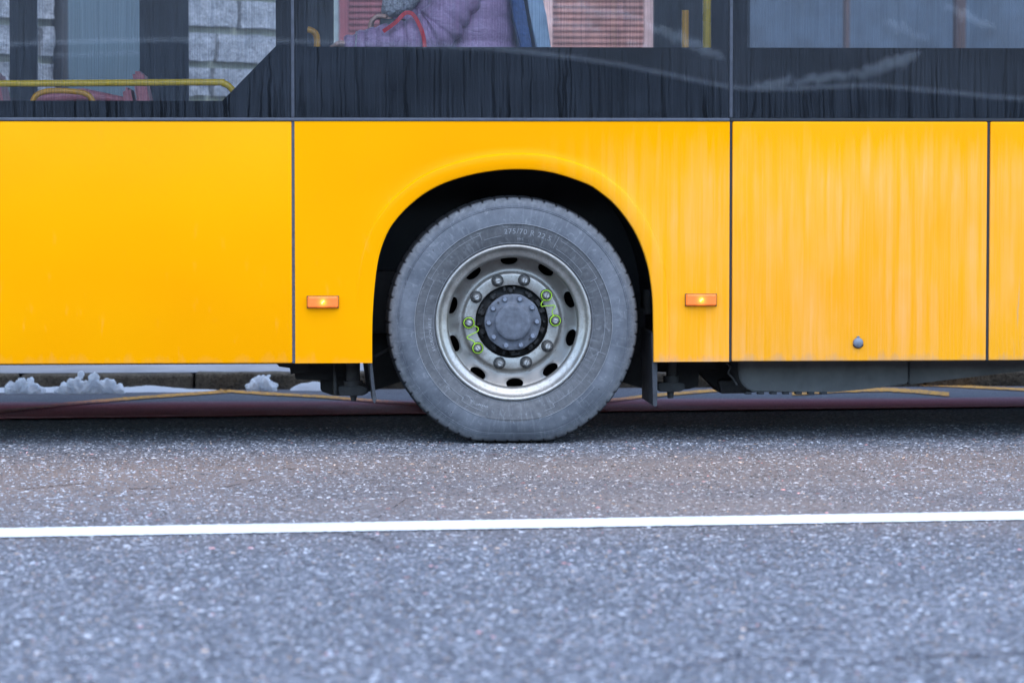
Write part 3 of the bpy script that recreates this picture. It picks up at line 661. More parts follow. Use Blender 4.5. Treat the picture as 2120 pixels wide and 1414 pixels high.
for i in range(NA + 1):
    p = arch[i]; t_ = (arch[min(i + 1, NA)] - arch[max(i - 1, 0)]).normalized(); nrm = Vector((-t_.y, t_.x, 0))
    if nrm.dot(Vector((p.x - acx, p.y - acz + 0.2, 0))) < 0: nrm = -nrm
    if i in (0, NA): nrm = Vector((math.copysign(1, p.x - acx), 0, 0))
    hh = (p.y - zb) / (arch[NA // 2].y - zb); side = p.x > acx
    amp = (0.45 + 0.35 * min(1, hh * 1.4)) if side else max(0.0, min(1, (hh - 0.25) * 1.33)) * 0.8   # the flare dies away on the left foot
    for o_, d_ in prof:
        q = p + nrm * o_; dd = d_ if d_ > 0 else d_ * amp
        V.append((q.x, dd, max(q.y, zb)))
    ob = outer_pt(i); st = p + nrm * 0.074
    for k in range(1, 7):
        f = k / 6; q = st.lerp(ob, f); V.append((q.x, 0.0 - 0.0008 * (1 - f), max(q.y, zb)))
    V.append((ob.x, 0.03, ob.y))
K = len(prof) + 7
for i in range(NA):
    for k in range(K - 1): F.append((i * K + k, i * K + k + 1, (i + 1) * K + k + 1, (i + 1) * K + k))
# the two upper corners that the fan of rays cuts off
def corner(cx_):
    idx = min(range(NA), key=lambda i: min(abs(outer_pt(i).x - cx_) + abs(outer_pt(i + 1).y - zt), abs(outer_pt(i + 1).x - cx_) + abs(outer_pt(i).y - zt)))
    V.append((cx_, 0.0, zt)); c0 = len(V) - 1; V.append((cx_, 0.03, zt))
    a, b = idx * K + K - 2, (idx + 1) * K + K - 2
    F.append((a, c0, b)); F.append((a, a + 1, c0 + 1, c0)); F.append((c0, c0 + 1, b + 1, b))
corner(AX0); corner(AX1)
ap = mesh('wheel_arch_panel', V, F, M['paint'], bus, True, 35); ap['label'] = 'yellow panel with raised flare around the wheel opening'
# black edge lip of the opening and the wheel housing behind it
V, F = [], []
for i in range(NA + 1):
    p = arch[i]; o = Vector((p.x - acx, p.y - acz + 0.15, 0)).normalized()
    for e, y in ((0.004, 0.05), (0.030, 0.052), (0.034, 0.78)):
        q = p + o * e; V.append((q.x, y, max(q.y, zb - 0.01)))
for i in range(NA):
    for k in range(2): F.append((i * 3 + k, i * 3 + k + 1, (i + 1) * 3 + k + 1, (i + 1) * 3 + k))
F.append(tuple(i * 3 + 2 for i in range(NA + 1)))
mesh('wheel_housing', V, F, M['black'], bus, True, 40)

# seams and belt rail
box('panel_seal', s1 - gap, s1 + gap, 0.003, 0.02, zb, zt, M['seal'], bus)
box('panel_seal', s2 - gap + 0.001, s2 + gap - 0.001, 0.008, 0.02, zb, zt, M['rubber'], bus)
box('panel_seal', s3 - gap + 0.001, s3 + gap - 0.001, 0.008, 0.02, zb, zt, M['rubber'], bus)
box('belt_rail', BX0, s2 - gap, -0.003, 0.03, zt + 0.0015, zg + 0.0035, M['seal'], bus, 0.0015)
box('belt_rail', s2 - gap + 0.002, BX1, 0.006, 0.03, zt + 0.0015, zg + 0.004, M['rubber'], bus, 0.0015)
box('window_divider', s1 - 0.0065, s1 + 0.0055, -0.001, 0.02, zg + 0.005, 2.72, M['seal'], bus, 0.002)
box('window_divider', s2 - 0.0065, s2 + 0.0055, -0.001, 0.02, zg + 0.005, 2.72, M['seal'], bus, 0.002)

# windows: dirty panes, black printed borders behind them
ZT = 2.70
def pane(x0, x1, lab=None):
    o = box('window_pane', x0, x1, 0.003, 0.009, zg + 0.004, ZT, M['glass'], bus)
    if lab: o['label'] = lab
    return o
def border(outer, hole):
    """black border: outer rectangle minus hole polygon (x, z), both counter-clockwise from lower left"""
    bm = bmesh.new(); x0, x1, z0, z1 = outer
    n = len(hole); cx_ = sum(p[0] for p in hole) / n; cz_ = sum(p[1] for p in hole) / n
    pts = []
    for k in range(n):
        a, b = hole[k], hole[(k + 1) % n]
        for j in range(12): pts.append((a[0] + (b[0] - a[0]) * j / 12, a[1] + (b[1] - a[1]) * j / 12))
    def proj(p):
        dx_, dz_ = p[0] - cx_, p[1] - cz_; c = []
        if dx_ > 1e-9: c.append((x1 - cx_) / dx_)
        if dx_ < -1e-9: c.append((x0 - cx_) / dx_)
        if dz_ > 1e-9: c.append((z1 - cz_) / dz_)
        if dz_ < -1e-9: c.append((z0 - cz_) / dz_)
        s_ = min(c); return (cx_ + dx_ * s_, cz_ + dz_ * s_)
    outp = [proj(p) for p in pts]
    for cx2 in (x0, x1):
        for cz2 in (z0, z1):                                   # snap the nearest ray to each corner
            k = min(range(len(outp)), key=lambda i: (outp[i][0] - cx2) ** 2 + (outp[i][1] - cz2) ** 2); outp[k] = (cx2, cz2)
    N = len(pts); rings = []
    for src, y in ((pts, 0.012), (outp, 0.012), (outp, 0.016), (pts, 0.016)): rings.append([bm.verts.new((p[0], y, p[1])) for p in src])
    for r_ in range(4):
        A, B = rings[r_], rings[(r_ + 1) % 4]
        for k in range(N): bm.faces.new((A[k], A[(k + 1) % N], B[(k + 1) % N], B[k]))
    return from_bm('window_border', bm, M['frit'], bus)
wl = s1 - 2.45
pane(BX0 + 0.02, wl - 0.008); border((BX0 + 0.02, wl - 0.008, zg, ZT), [(BX0 + 0.2, zg + 0.08), (wl - 0.1, zg + 0.08), (wl - 0.1, ZT - 0.15), (BX0 + 0.2, ZT - 0.15)])
pane(wl, s1 - 0.007, 'left window with a cut lower corner')
zc = Z(210); border((wl, s1 - 0.007, zg, ZT), [(wl + 0.09, zc), (X(460, 0, 210), zc), (X(571, 0, 100), Z(97)), (X(571, 0, 100), ZT - 0.15), (wl + 0.09, ZT - 0.15)])
pane(s1 + 0.006, s2 - 0.007, 'middle window in front of the passenger')
zm = Z(98); border((s1 + 0.006, s2 - 0.007, zg, ZT), [(X(636, 0, 60), zm), (X(1474, 0, 60), zm), (X(1474, 0, 60), ZT - 0.15), (X(636, 0, 60), ZT - 0.15)])
pane(s2 + 0.006, s2 + 1.85, 'right window with mirrored snow streaks')
border((s2 + 0.006, s2 + 1.85, zg, ZT), [(X(1548, 0, 60), zm), (s2 + 1.75, zm), (s2 + 1.75, ZT - 0.15), (X(1548, 0, 60), ZT - 0.15)])
pane(s2 + 1.86, BX1 - 0.02); border((s2 + 1.86, BX1 - 0.02, zg, ZT), [(s2 + 1.96, zm), (BX1 - 0.2, zm), (BX1 - 0.2, ZT - 0.15), (s2 + 1.96, ZT - 0.15)])

# shell: roof, ends, floor, far side
rp = [(0.0, 2.70), (0.02, 2.80), (0.10, 2.92), (0.30, 2.99), (1.25, 3.03), (2.06, 2.99), (2.26, 2.92), (2.34, 2.80), (2.36, 2.70), (2.31, 2.70), (2.22, 2.84), (2.06, 2.90), (1.25, 2.94), (0.3, 2.90), (0.14, 2.84), (0.05, 2.70)]
V = [(x, y, z) for x in (BX0, BX1) for y, z in rp]; n = len(rp)
F = [(i, (i + 1) % n, n + (i + 1) % n, n + i) for i in range(n)] + [tuple(range(n)), tuple(range(2 * n - 1, n - 1, -1))]
mesh('roof', V, F, M['paint'], bus, True, 50)
box('end_wall', BX0 - 0.06, BX0 - 0.002, 0.0, BW, zb, 2.95, M['paint'], bus, 0.02); box('end_wall', BX1 + 0.002, BX1 + 0.06, 0.0, BW, zb, 2.95, M['paint'], bus, 0.02)
box('floor', BX0, arch[0].x - 0.06, 0.035, BW - 0.05, zb + 0.02, zb + 0.07, M['floor'], bus)
box('floor', arch[-1].x + 0.06, BX1, 0.035, BW - 0.05, zb + 0.02, zb + 0.07, M['floor'], bus)
box('platform', arch[0].x - 0.06, arch[-1].x + 0.06, 0.035, BW - 0.05, 1.096, 1.114, M['floor'], bus)
box('inner_wall', BX0, BX1, 0.031, 0.034, 1.08, zg + 0.01, M['interior'], bus)
box('far_side', BX0, BX1, BW - 0.04, BW, zb, zg - 0.01, M['ceiling_and_bounce'], bus)  # unseen far skin, pale to bounce neutral light onto the kerb snow
box('ceiling_lining', BX0 + 0.01, BX1 - 0.01, 0.16, 2.20, 2.80, 2.83, M['ceiling_and_bounce'], bus)
FP = [(BX0, BX0 + 0.2), (-3.0, -2.85)] + [(X(a, BW, 60), X(b, BW, 60)) for a, b in ((22, 78), (290, 391), (598, 691), (1352, 1474), (1515, 1549))] + [(3.0, 3.12), (4.4, 4.52), (BX1 - 0.2, BX1)]
for a, b in FP: box('window_post', a, b, BW - 0.06, BW - 0.002, zg - 0.005, 2.70, M['interior'], bus)
for (a, b), (c, d) in zip(FP, FP[1:]): box('far_window_pane', b + 0.001, c - 0.001, BW - 0.03, BW - 0.024, zg - 0.008, 2.70, M['glass_far'], bus)

# interior fittings
def P3(px, py, Y): return at(px, py, Y)
tube('handrail', smooth_path([P3(-260, 171.5, .16), P3(0, 173.5, .16), P3(200, 172.5, .16), P3(440, 171, .16), P3(462, 173, .16), P3(477, 182, .16), P3(487, 198, .16), P3(490, 230, .16)], 8), 0.0132, M['yrail'], bus, 14)
tube('grab_loop', smooth_path([P3(66, 240, .9), P3(70, 205, .9), P3(95, 190, .9), P3(150, 190, .9), P3(185, 200, .9), P3(205, 240, .9)], 8), 0.012, M['orail'], bus, 12)
tube('grab_bracket', smooth_path([P3(636, 62, .3), P3(648, 66, .3), P3(656, 80, .3), P3(656, 130, .3)], 6), 0.013, M['orail'], bus, 12)
tube('stanchion', [P3(1419, 22, .75), P3(1419, 60, .75), P3(1419, 400, .75)], 0.0145, M['orail'], bus, 14)
tube('stanchion', [P3(1463.5, -520, .42), P3(1463.5, 0, .42), P3(1463.5, 400, .42)], 0.0165, M['yrail'], bus, 14)
def seat(xc, Y0, zc_, flip, shell, cloth, lab=None, lz=-0.40):
    s_ = -1 if flip else 1; e = empty('seat', (xc, Y0, zc_), bus)
    def pr(name, pts, y0, y1, m, bev): return prism(name, [(p[0] * s_, p[1]) for p in pts], y0, y1, m, e, bev)
    pr('backrest_shell', [(0.02, 0.02), (0.075, 0.0), (0.03, 0.30), (-0.04, 0.62), (-0.085, 0.62), (-0.035, 0.30)], -0.21, 0.21, shell, 0.012)
    pr('back_cushion', [(-0.045, 0.06), (0.0, 0.05), (-0.05, 0.32), (-0.095, 0.56), (-0.125, 0.55), (-0.10, 0.30)], -0.19, 0.19, cloth, 0.012)
    pr('seat_cushion', [(-0.44, -0.02), (-0.02, -0.04), (-0.02, 0.05), (-0.40, 0.08), (-0.45, 0.05)], -0.20, 0.20, cloth, 0.02)
    pr('seat_leg', [(-0.26, lz), (-0.12, lz), (-0.14, -0.03), (-0.24, -0.03)], -0.04, 0.04, shell, 0.006)
    if lab: e['label'] = lab
    return e
SZ = 1.36
seat(X(1092, .62, 60) + 0.03, 0.62, SZ, False, M['seatshell'], M['seatblue'], 'pale blue seat shell with blue cushion behind the passenger', lz=-0.235)
for pxl in (20, 320): seat(X(pxl, 1.1, 200), 1.15, 0.83, False, M['seatpink'], M['seatpink'])
# a low sloping pink seat top seen under the handrail
tube('headrest_roll', [P3(70, 205, 1.5), P3(170, 196, 1.5), P3(290, 214, 1.5)], [0.02, 0.028, 0.012], M['seatpink'], bus, 12)

# side lamps
def lamp(px0, px1, py0, py1):
    x0, x1, z0, z1 = X(px0), X(px1), Z(py1), Z(py0); cx_, cz_ = (x0 + x1) / 2, (z0 + z1) / 2
    e = empty('marker_lamp', (cx_, 0, cz_), bus); wd, ht = (x1 - x0) / 2, (z1 - z0) / 2
    box('lamp_base', -wd, wd, -0.006, 0.0, -ht, ht, M['rubber'], e, 0.0015)
    bm = bmesh.new(); bm_box(bm, -wd + 0.001, wd - 0.001, -0.021, -0.006, -ht + 0.001, ht - 0.001)
    for v in bm.verts:
        if v.co.y < -0.01: v.co.x *= 0.93; v.co.z *= 0.84
    bmesh.ops.bevel(bm, geom=list(bm.edges), offset=0.003, segments=3, affect='EDGES'); from_bm('lens', bm, M['lens'], e, True, 40)
    lathe_y('bulb_bezel', [(0.0, -0.0226), (0.0045, -0.0224), (0.0065, -0.0219), (0.0075, -0.0212), (0.0078, -0.0200)], 28, M['bulb'], e)
    tube('filament', [(-0.004, -0.0220, -0.006), (-0.002, -0.0222, 0.0), (0.002, -0.0222, 0.001), (0.004, -0.0220, 0.006)], 0.0028, M['hot'], e, 8)
lamp(635, 701, 611.5, 637); lamp(1418.5, 1484, 609, 635)
# lock cap
lk = empty('panel_lock', (X(1777.5), 0, Z(712)), bus)
lathe_y('lock_cap', [(0.0, -0.012), (0.015, -0.012), (0.0185, -0.0095), (0.0195, -0.006), (0.0195, 0.0)], 32, M['lock'], lk, (0, 0, 0))
box('lock_tab', -0.005, 0.005, -0.008, 0.0, 0.018, 0.0255, M['lock'], lk, 0.001)
tube('lock_rim', [(0.0197 * math.cos(a), -0.004, 0.0197 * math.sin(a)) for a in np.linspace(R(200), R(340), 16)], 0.0028, M['rubber'], lk, 6)

# underbody and suspension
def PX(pts, Y0, Y1, name, m, bev=0.0):
    return prism(name, [(at(a, b, Y0).x, at(a, b, Y0).z) for a, b in pts], Y0, Y1, m, bus, bev)
def cylv(name, pxc, py0, py1, wpx, Y, m, taper=1.0):
    c0, c1 = at(pxc, py0, Y), at(pxc, py1, Y); r_ = wpx / 2 * (Y - CAM.y) / FPX
    return tube(name, [c0, c1], [r_, r_ * taper], m, bus, 24)
box('underframe', BX0 + 0.1, arch[0].x - 0.33, 0.25, BW - 0.2, zb + 0.004, zb + 0.016, M['under'], bus)
box('underframe', arch[-1].x + 0.05, BX1 - 0.1, 0.25, BW - 0.2, zb + 0.004, zb + 0.016, M['under'], bus)
box('sill_flange', BX0 + .1, s1 - 0.005, 0.032, 0.06, zb - 0.0045, zb + 0.02, M['black'], bus)
PX([(565, 745), (640, 745), (640, 768), (602, 775), (600, 762), (578, 759)], 0.30, 0.5, 'outrigger', M['under'])
PX([(604, 745), (720, 745), (720, 779), (663, 787), (612, 785)], 0.42, 0.62, 'chassis_bracket', M['under'], 0.003)
PX([(663, 774), (705, 774), (760, 800), (764, 812), (752, 819), (690, 819), (664, 810)], 0.50, 0.66, 'axle_bracket', M['under'], 0.004)
cylv('shock_absorber', 731, 735, 790, 29, 0.33, M['strut'])
cylv('shock_collar', 731, 788, 800, 40, 0.33, M['strut'], 0.9)
PX([(700, 800), (752, 799), (761, 804), (757, 815), (745, 820), (704, 819)], 0.29, 0.37, 'shock_mount', M['strut'], 0.004)
cylv('mount_bolt', 732, 818, 830, 15, 0.33, M['strut'], 0.7)
tube('level_rod', [at(692, 745, .3), at(694, 795, .3), at(694, 818, .3)], [0.003, 0.008, 0.008], M['strut'], bus, 10)
PX([(745, 690), (800, 640), (880, 640), (880, 770), (836, 788), (775, 808), (760, 812)], 0.60, 0.74, 'housing_apron', M['under'])
tube('air_hose', smooth_path([at(776, 738, .45), at(795, 728, .45), at(812, 716, .45), at(830, 690, .45)], 6), 0.006, M['strut'], bus, 8)
box('air_spring', X(780, .5, 690) - .02, X(840, .5, 690), .5, .6, Z(690, .5), Z(560, .5), M['under'], bus, 0.01)
def flap(name, quad, Y0, Y1, m): return prism(name, [(at(a, b, Y0).x, at(a, b, Y0).z) for a, b in quad], Y0, Y1, m, bus, 0.0015)
flap('mud_flap', [(763.5, 745), (770, 745), (779, 828), (776, 836), (772, 831)], 0.045, 0.33, M['flap'])
flap('mud_flap', [(1349, 690), (1361, 690), (1361, 838), (1358, 842), (1352, 840)], 0.05, 0.46, M['flap'])
PX([(1240, 640), (1349, 640), (1349, 808), (1337, 806), (1291, 792), (1260, 770)], 0.60, 0.74, 'housing_apron', M['under'])
cylv('bump_stop', 1341, 600, 650, 18, 0.35, M['under'])
cylv('shock_absorber', 1390, 735, 780, 22, 0.33, M['strut']); cylv('shock_collar', 1389, 778, 793, 33, 0.33, M['strut'], 0.95)
PX([(1362, 793), (1417, 793), (1418, 806), (1408, 811), (1364, 811)], 0.29, 0.37, 'shock_mount', M['strut'], 0.004)
cylv('mount_bolt', 1388, 811, 824, 15, 0.33, M['strut'], 0.8)
PX([(1360, 745), (1482, 745), (1482, 766), (1446, 768), (1446, 800), (1425, 806), (1400, 806), (1404, 770), (1360, 770)], 0.45, 0.62, 'chassis_bracket', M['under'], 0.003)
PX([(1440, 745), (1560, 745), (1570, 812), (1492, 815), (1482, 800), (1446, 770)], 0.52, 0.75, 'trailing_arm', M['under'], 0.004)
PX([(1488, 788), (1548, 788), (1552, 814), (1494, 815)], 0.46, 0.515, 'arm_bracket', M['strut'], 0.004)
PX([(1529, 740), (1880, 740), (1881, 795), (1800, 805), (1722, 812), (1562, 812), (1545, 804), (1533, 790), (1528, 770)], 0.22, 0.9, 'engine_tray', M['tray'], 0.006)
PX([(1881.5, 740), (2600, 740), (2400, 752), (2120, 768), (1990, 783), (1881.5, 797)], 0.26, 0.9, 'tapered_skirt', M['tray'], 0.004)
tube('hanging_strap', smooth_path([at(1505, 752, .2), at(1512, 760, .2), at(1508, 772, .2), at(1518, 784, .2), at(1526, 797, .2)], 6), 0.004, M['strut'], bus, 6)
for j in range(7):
    a = at(1548 + j * 26, 812.5, .24); box('tray_clip', a.x - .012, a.x + .012, .215, .26, a.z - .006, a.z + .004, M['black'], bus)

# ------------------------------------------------------------------ wheel
WZ = 0.467
def make_wheel(loc, flipped=False, full=True):
    wh = empty('wheel', loc, bus)
    if flipped: wh.rotation_euler.z = math.pi
    # ---- tyre
    def dense(p, k):
        out = []
        for a, b in zip(p, p[1:]):
            for j in range(k): out.append((a[0] + (b[0] - a[0]) * j / k, a[1] + (b[1] - a[1]) * j / k))
        return out + [p[-1]]
    def ridge(p, rc, wd=0.0012, h=0.0013):
        out = []
        for q in p:
            if out and out[-1][0] < rc <= q[0] and out[-1][1] < 0.1:
                y = float(np.interp(rc, [out[-1][0], q[0]], [out[-1][1], q[1]]))
                out += [(rc - wd, y), (rc - wd * .4, y - h), (rc + wd * .4, y - h), (rc + wd, y)]
            out.append(q)
        return [p_ for i, p_ in enumerate(out)]
    half = [(0.286, 0.075), (0.2865, 0.060), (0.292, 0.0545), (0.300, 0.052), (0.312, 0.0475), (0.330, 0.041), (0.350, 0.0362), (0.372, 0.0335), (0.3735, 0.0318), (0.392, 0.0315), (0.412, 0.0345), (0.430, 0.040), (0.4385, 0.0440), (0.440, 0.0432), (0.452, 0.0500), (0.461, 0.0560), (0.4655, 0.0605), (0.468, 0.0640), (0.4725, 0.0735)]
    half = [(r_ if r_ < 0.30 else 0.30 + (r_ - 0.30) * 1.055, y_) for r_, y_ in half]
    half = ridge(ridge(ridge(half, 0.3065), 0.3807), 0.4423, 0.0018, 0.0018)
    tread = [(0.4750, 0.092), (0.4768, 0.1118), (0.4640, 0.1135), (0.4640, 0.1215), (0.4775, 0.1232), (0.478, 0.17)]; tread = [(0.30 + (r_ - 0.30) * 1.055, y_) for r_, y_ in tread]
    side = half + tread; prof_ = side + [(r_, 0.34 - y_) for r_, y_ in side[-2::-1]]
    NB = 62; N_ = NB * 8
    lo = len(half) - 3; hi = len(prof_) - lo
    def rf(i, j, r_, y_):
        ph = j % 8
        if lo <= i < hi and ph == 0:                       # sipe/groove between two shoulder blocks
            r_ -= 0.0032 if (i < lo + 5 or i >= hi - 5) else 0.004; 
            if i < lo + 3: y_ += 0.005
        return r_, y_
    ty = lathe_y('tyre', prof_, N_, M['tyre'], wh, (0, 0, 0), False, rf, 38)
    for v in ty.data.vertices:                             # flattened where it carries the bus
        rr_ = math.hypot(v.co.x, v.co.z)
        if v.co.z < 0 and rr_ > 0.30:                      # the loaded sidewall gives evenly between rim and road
            lim = (WZ - 0.0012) * rr_ / -v.co.z            # radius at which this spoke meets the road
            f_ = (rr_ - 0.30) / 0.1878; d_ = 0.4878 - lim; over = 0.5 * (d_ + math.sqrt(d_ * d_ + 0.010 ** 2))
            k_ = (rr_ - over * f_ ** 1.2) / rr_; v.co.x *= k_; v.co.z *= k_
            v.co.z = max(v.co.z, -WZ + 0.0012)
            v.co.y += (-1 if v.co.y < 0.17 else 1) * 0.35 * over * math.sin(math.pi * min(1, f_))
    for k in range(5):                                     # wear-indicator pits
        a = R((138, 36, -38, -125, 92)[k])
        if k == 4: continue
        cx_, cz_ = 0.413 * math.cos(a), 0.413 * math.sin(a)
        bm = bmesh.new(); bmesh.ops.create_uvsphere(bm, u_segments=14, v_segments=8, radius=1.0, matrix=Matrix.Translation((cx_, 0.0350, cz_)) @ Matrix.Rotation(-a, 4, 'Y') @ Matrix.Diagonal((0.0065, 0.0012, 0.004, 1)))
        from_bm('wear_pit', bm, M['rubber'], wh, True)
    def ysurf(r_): return float(np.interp(r_, [p[0] for p in half], [p[1] for p in half]))
    def emboss(body, size, r0, a_mid, flip=False, ext=0.0011, off=0.0, spacing=1.0, name='tyre_lettering'):
        cu = bpy.data.curves.new('t', 'FONT'); cu.body = body; cu.size = size; cu.align_x = 'CENTER'; cu.space_character = spacing; cu.resolution_u = 3; cu.offset = off
        ob_ = bpy.data.objects.new('t', cu); COL.objects.link(ob_)
        dg = bpy.context.evaluated_depsgraph_get(); me = bpy.data.meshes.new_from_object(ob_.evaluated_get(dg)); bpy.data.objects.remove(ob_)
        bm = bmesh.new(); bm.from_mesh(me); bpy.data.meshes.remove(me)
        bmesh.ops.remove_doubles(bm, verts=bm.verts, dist=1e-6)
        ret = bmesh.ops.extrude_face_region(bm, geom=list(bm.faces)); 
        for v in [g for g in ret['geom'] if isinstance(g, bmesh.types.BMVert)]: v.co.z += ext
        for v in bm.verts:
            u, h, z_ = v.co
            rr = r0 + (-h if flip else h); aa = a_mid + (u / r0 if flip else -u / r0)
            v.co = Vector((rr * math.cos(aa), ysurf(rr) + 0.0003 - z_, rr * math.sin(aa)))
        o = from_bm(name, bm, M['letter'], wh)
        return o
    if full:
        emboss('275/70 R 22.5', 0.0285, 0.342, R(81), spacing=1.12)
        emboss('M+S', 0.013, 0.318, R(85.5))
        emboss('REGROOVABLE', 0.0165, 0.3165, R(188), flip=False, spacing=1.15)
        # moulded frames and arcs on the sidewall
        def arc(r0, a0, a1, wd=0.0009):
            nn = max(8, int(abs(a1 - a0) / 2)); pts = [(r0 * math.cos(R(a0 + (a1 - a0) * i / nn)), ysurf(r0) - 0.0002, r0 * math.sin(R(a0 + (a1 - a0) * i / nn))) for i in range(nn + 1)]
            return tube('moulded_line', pts, wd, M['letter'], wh, 6)
        def radial(a, r0, r1): return tube('moulded_line', [(q * math.cos(R(a)), ysurf(q) - 0.0002, q * math.sin(R(a))) for q in np.linspace(r0, r1, 5)], 0.0009, M['letter'], wh, 6)
        arc(0.3807, 0, 360, 0.0011); arc(0.3070, 0, 360, 0.0007)
        arc(0.360, 111, 152); radial(111, 0.338, 0.365); radial(152, 0.345, 0.375); arc(0.336, 98, 110); radial(62, 0.325, 0.374); arc(0.362, 28, 60); radial(28, 0.335, 0.362); arc(0.326, 36, 60)
        arc(0.359, 236, 296); radial(236, 0.347, 0.359); radial(296, 0.345, 0.359); arc(0.346, 152, 236); arc(0.346, 296, 341); radial(341, 0.346, 0.376); arc(0.398, 309, 322); arc(0.352, 341, 388)
        # approval roundel and the row of small moulded marks at the foot
        cx_, cz_ = 0.338 * math.cos(R(241)), 0.338 * math.sin(R(241))
        tube('moulded_roundel', [(cx_ + 0.0085 * math.cos(a), ysurf(.338) - 0.0003, cz_ + 0.0085 * math.sin(a)) for a in np.linspace(0, 2 * math.pi, 25)], 0.0008, M['letter'], wh, 6, cap=False)
        bm = bmesh.new(); rnd = random.Random(5)
        for k in range(17):
            if k in (8,): continue
            a = R(247 + k * 1.15); r0 = 0.341; hh = rnd.uniform(.003, .0055)
            mt = Matrix.Translation((r0 * math.cos(a), ysurf(r0) - 0.0003, r0 * math.sin(a))) @ Matrix.Rotation(-(a + R(90)), 4, 'Y')
            bmesh.ops.create_cube(bm, size=1, matrix=mt @ Matrix.Diagonal((0.004, 0.0012, hh * 2, 1)))
        from_bm('moulded_mark_row', bm, M['letter'], wh)
    # ---- rim: flange, barrel, disc with ten real hand-holes
    flange = [(0.2890, 0.0850), (0.2915, 0.060), (0.2985, 0.0560), (0.3000, 0.0500), (0.2985, 0.0455), (0.2950, 0.0440), (0.2905, 0.0452), (0.2870, 0.0490), (0.2835, 0.0560), (0.2790, 0.0630), (0.2720, 0.0690), (0.2660, 0.0715), (0.2600, 0.0735), (0.2540, 0.0790), (0.2500, 0.0880), (0.2485, 0.0980), (0.2520, 0.1060), (0.2600, 0.1120), (0.2640, 0.1220), (0.2640, 0.1400)]
    lathe_y('rim', flange, 160, M['rim'], wh, auto=60)
    lathe_y('rim_barrel', [(0.264, 0.1402), (0.264, 0.20), (0.272, 0.26), (0.285, 0.285)], 96, M['rimdark'], wh)
    dp = [(0.264, 0.1300), (0.2560, 0.1340), (0.2440, 0.1420), (0.2320, 0.1490), (0.2200, 0.1550), (0.2100, 0.1590), (0.2040, 0.1600)]
    dr = [p[0] for p in dp][::-1]; dy = [p[1] for p in dp][::-1]
    V, F = [], []; half_s = R(18); MM = 48
    def P(a, r_): return (r_ * math.cos(a), float(np.interp(r_, dr, dy)), r_ * math.sin(a))
    for hnum in range(10):
        ac = R(20.6 + 36 * hnum); b0 = len(V); rc, ra, rr = 0.2400, 0.0330 / 0.2400, 0.0195
        ringn = 6
        for m_ in range(MM):
            th = 2 * math.pi * m_ / MM; ca, sa = math.cos(th), math.sin(th)
            su = ca
            ia, ir = ra * su, rr * sa
            c = []
            if abs(ca) > 1e-9: c.append(half_s / abs(ra * su) if su else 9)
            if sa > 1e-9: c.append((0.264 - rc) / (rr * sa))
            if sa < -1e-9: c.append((0.204 - rc) / (rr * sa))
            s_ = min(c); oa, orr = ia * s_, ir * s_
            q = P(ac + ia * 0.985, rc + ir * 0.985); V.append((q[0], q[1] + 0.012, q[2]))
            q = P(ac + ia, rc + ir); V.append((q[0], q[1] + 0.002, q[2]))
            for k in range(ringn + 1):
                f = (k / ringn) ** 1.3 * 0.97 + (0.03 if k else 0.012)
                a_, r_ = ia + (oa - ia) * f, ir + (orr - ir) * f; q = P(ac + a_, rc + r_)
                lip = -0.0022 if k == 0 else (-0.0012 if k == 1 else 0); V.append((q[0], q[1] + lip, q[2]))
        W_ = ringn + 3
        # snap sector corners
        for m_ in range(MM):
            for k in range(W_ - 1):
                F.append((b0 + m_ * W_ + k, b0 + m_ * W_ + k + 1, b0 + ((m_ + 1) % MM) * W_ + k + 1, b0 + ((m_ + 1) % MM) * W_ + k))
        for (ca_, cr_) in ((1, 1), (-1, 1), (-1, -1), (1, -1)):
            qv = Vector(P(ac + ca_ * half_s, 0.264 if cr_ > 0 else 0.204)); V.append(tuple(qv)); ci = len(V) - 1
            best = None
            for m_ in range(MM):
                A, B = Vector(V[b0 + m_ * W_ + W_ - 1]), Vector(V[b0 + ((m_ + 1) % MM) * W_ + W_ - 1]); dd = (A - qv).length + (B - qv).length
                if best is None or dd < best[0]: best = (dd, b0 + m_ * W_ + W_ - 1, b0 + ((m_ + 1) % MM) * W_ + W_ - 1)
            F.append((best[1], best[2], ci))
    dk = mesh('wheel_disc', V, F, M['rim'], wh, True, 55)
    lathe_y('disc_face', [(0.2040, 0.1600), (0.1985, 0.1602), (0.1930, 0.1580), (0.1890, 0.1535), (0.1860, 0.1500), (0.1820, 0.1484), (0.1790, 0.1480), (0.1450, 0.1480), (0.1415, 0.1492), (0.1405, 0.1530), (0.1405, 0.1650)], 140, M['rim'], wh, auto=45)
    # ---- hub
    lathe_y('hub_drum', [(0.1402, 0.185), (0.1300, 0.178), (0.1200, 0.176), (0.1080, 0.170), (0.1060, 0.110)], 90, M['hubdark'], wh)
    if full:
        bm = bmesh.new(); rnd = random.Random(9)
        for k in range(17):
            a = R(k * 21.2 + rnd.uniform(-8, 8)); r0 = rnd.uniform(0.122, 0.131); 
            mt = Matrix.Translation((r0 * math.cos(a), 0.160, r0 * math.sin(a))) @ Matrix.Rotation(-a, 4, 'Y')
            bmesh.ops.create_cube(bm, size=1, matrix=mt @ Matrix.Diagonal((rnd.uniform(.008, .020), rnd.uniform(.010, .040), rnd.uniform(.008, .034), 1)))
        bmesh.ops.bevel(bm, geom=list(bm.edges), offset=0.0012, segments=1, affect='EDGES')
        from_bm('hub_ring_teeth', bm, M['hubdark'], wh, True, 40)
        for k in range(10):
            a = R(20 + 36 * k); r0 = 0.120
            o = lathe_y('ring_bolt', [(0.0, 0.136), (0.007, 0.136), (0.008, 0.139), (0.008, 0.160), (0.012, 0.161), (0.0125, 0.175)], 12, M['hubdark'], wh, (r0 * math.cos(a), 0, r0 * math.sin(a)))
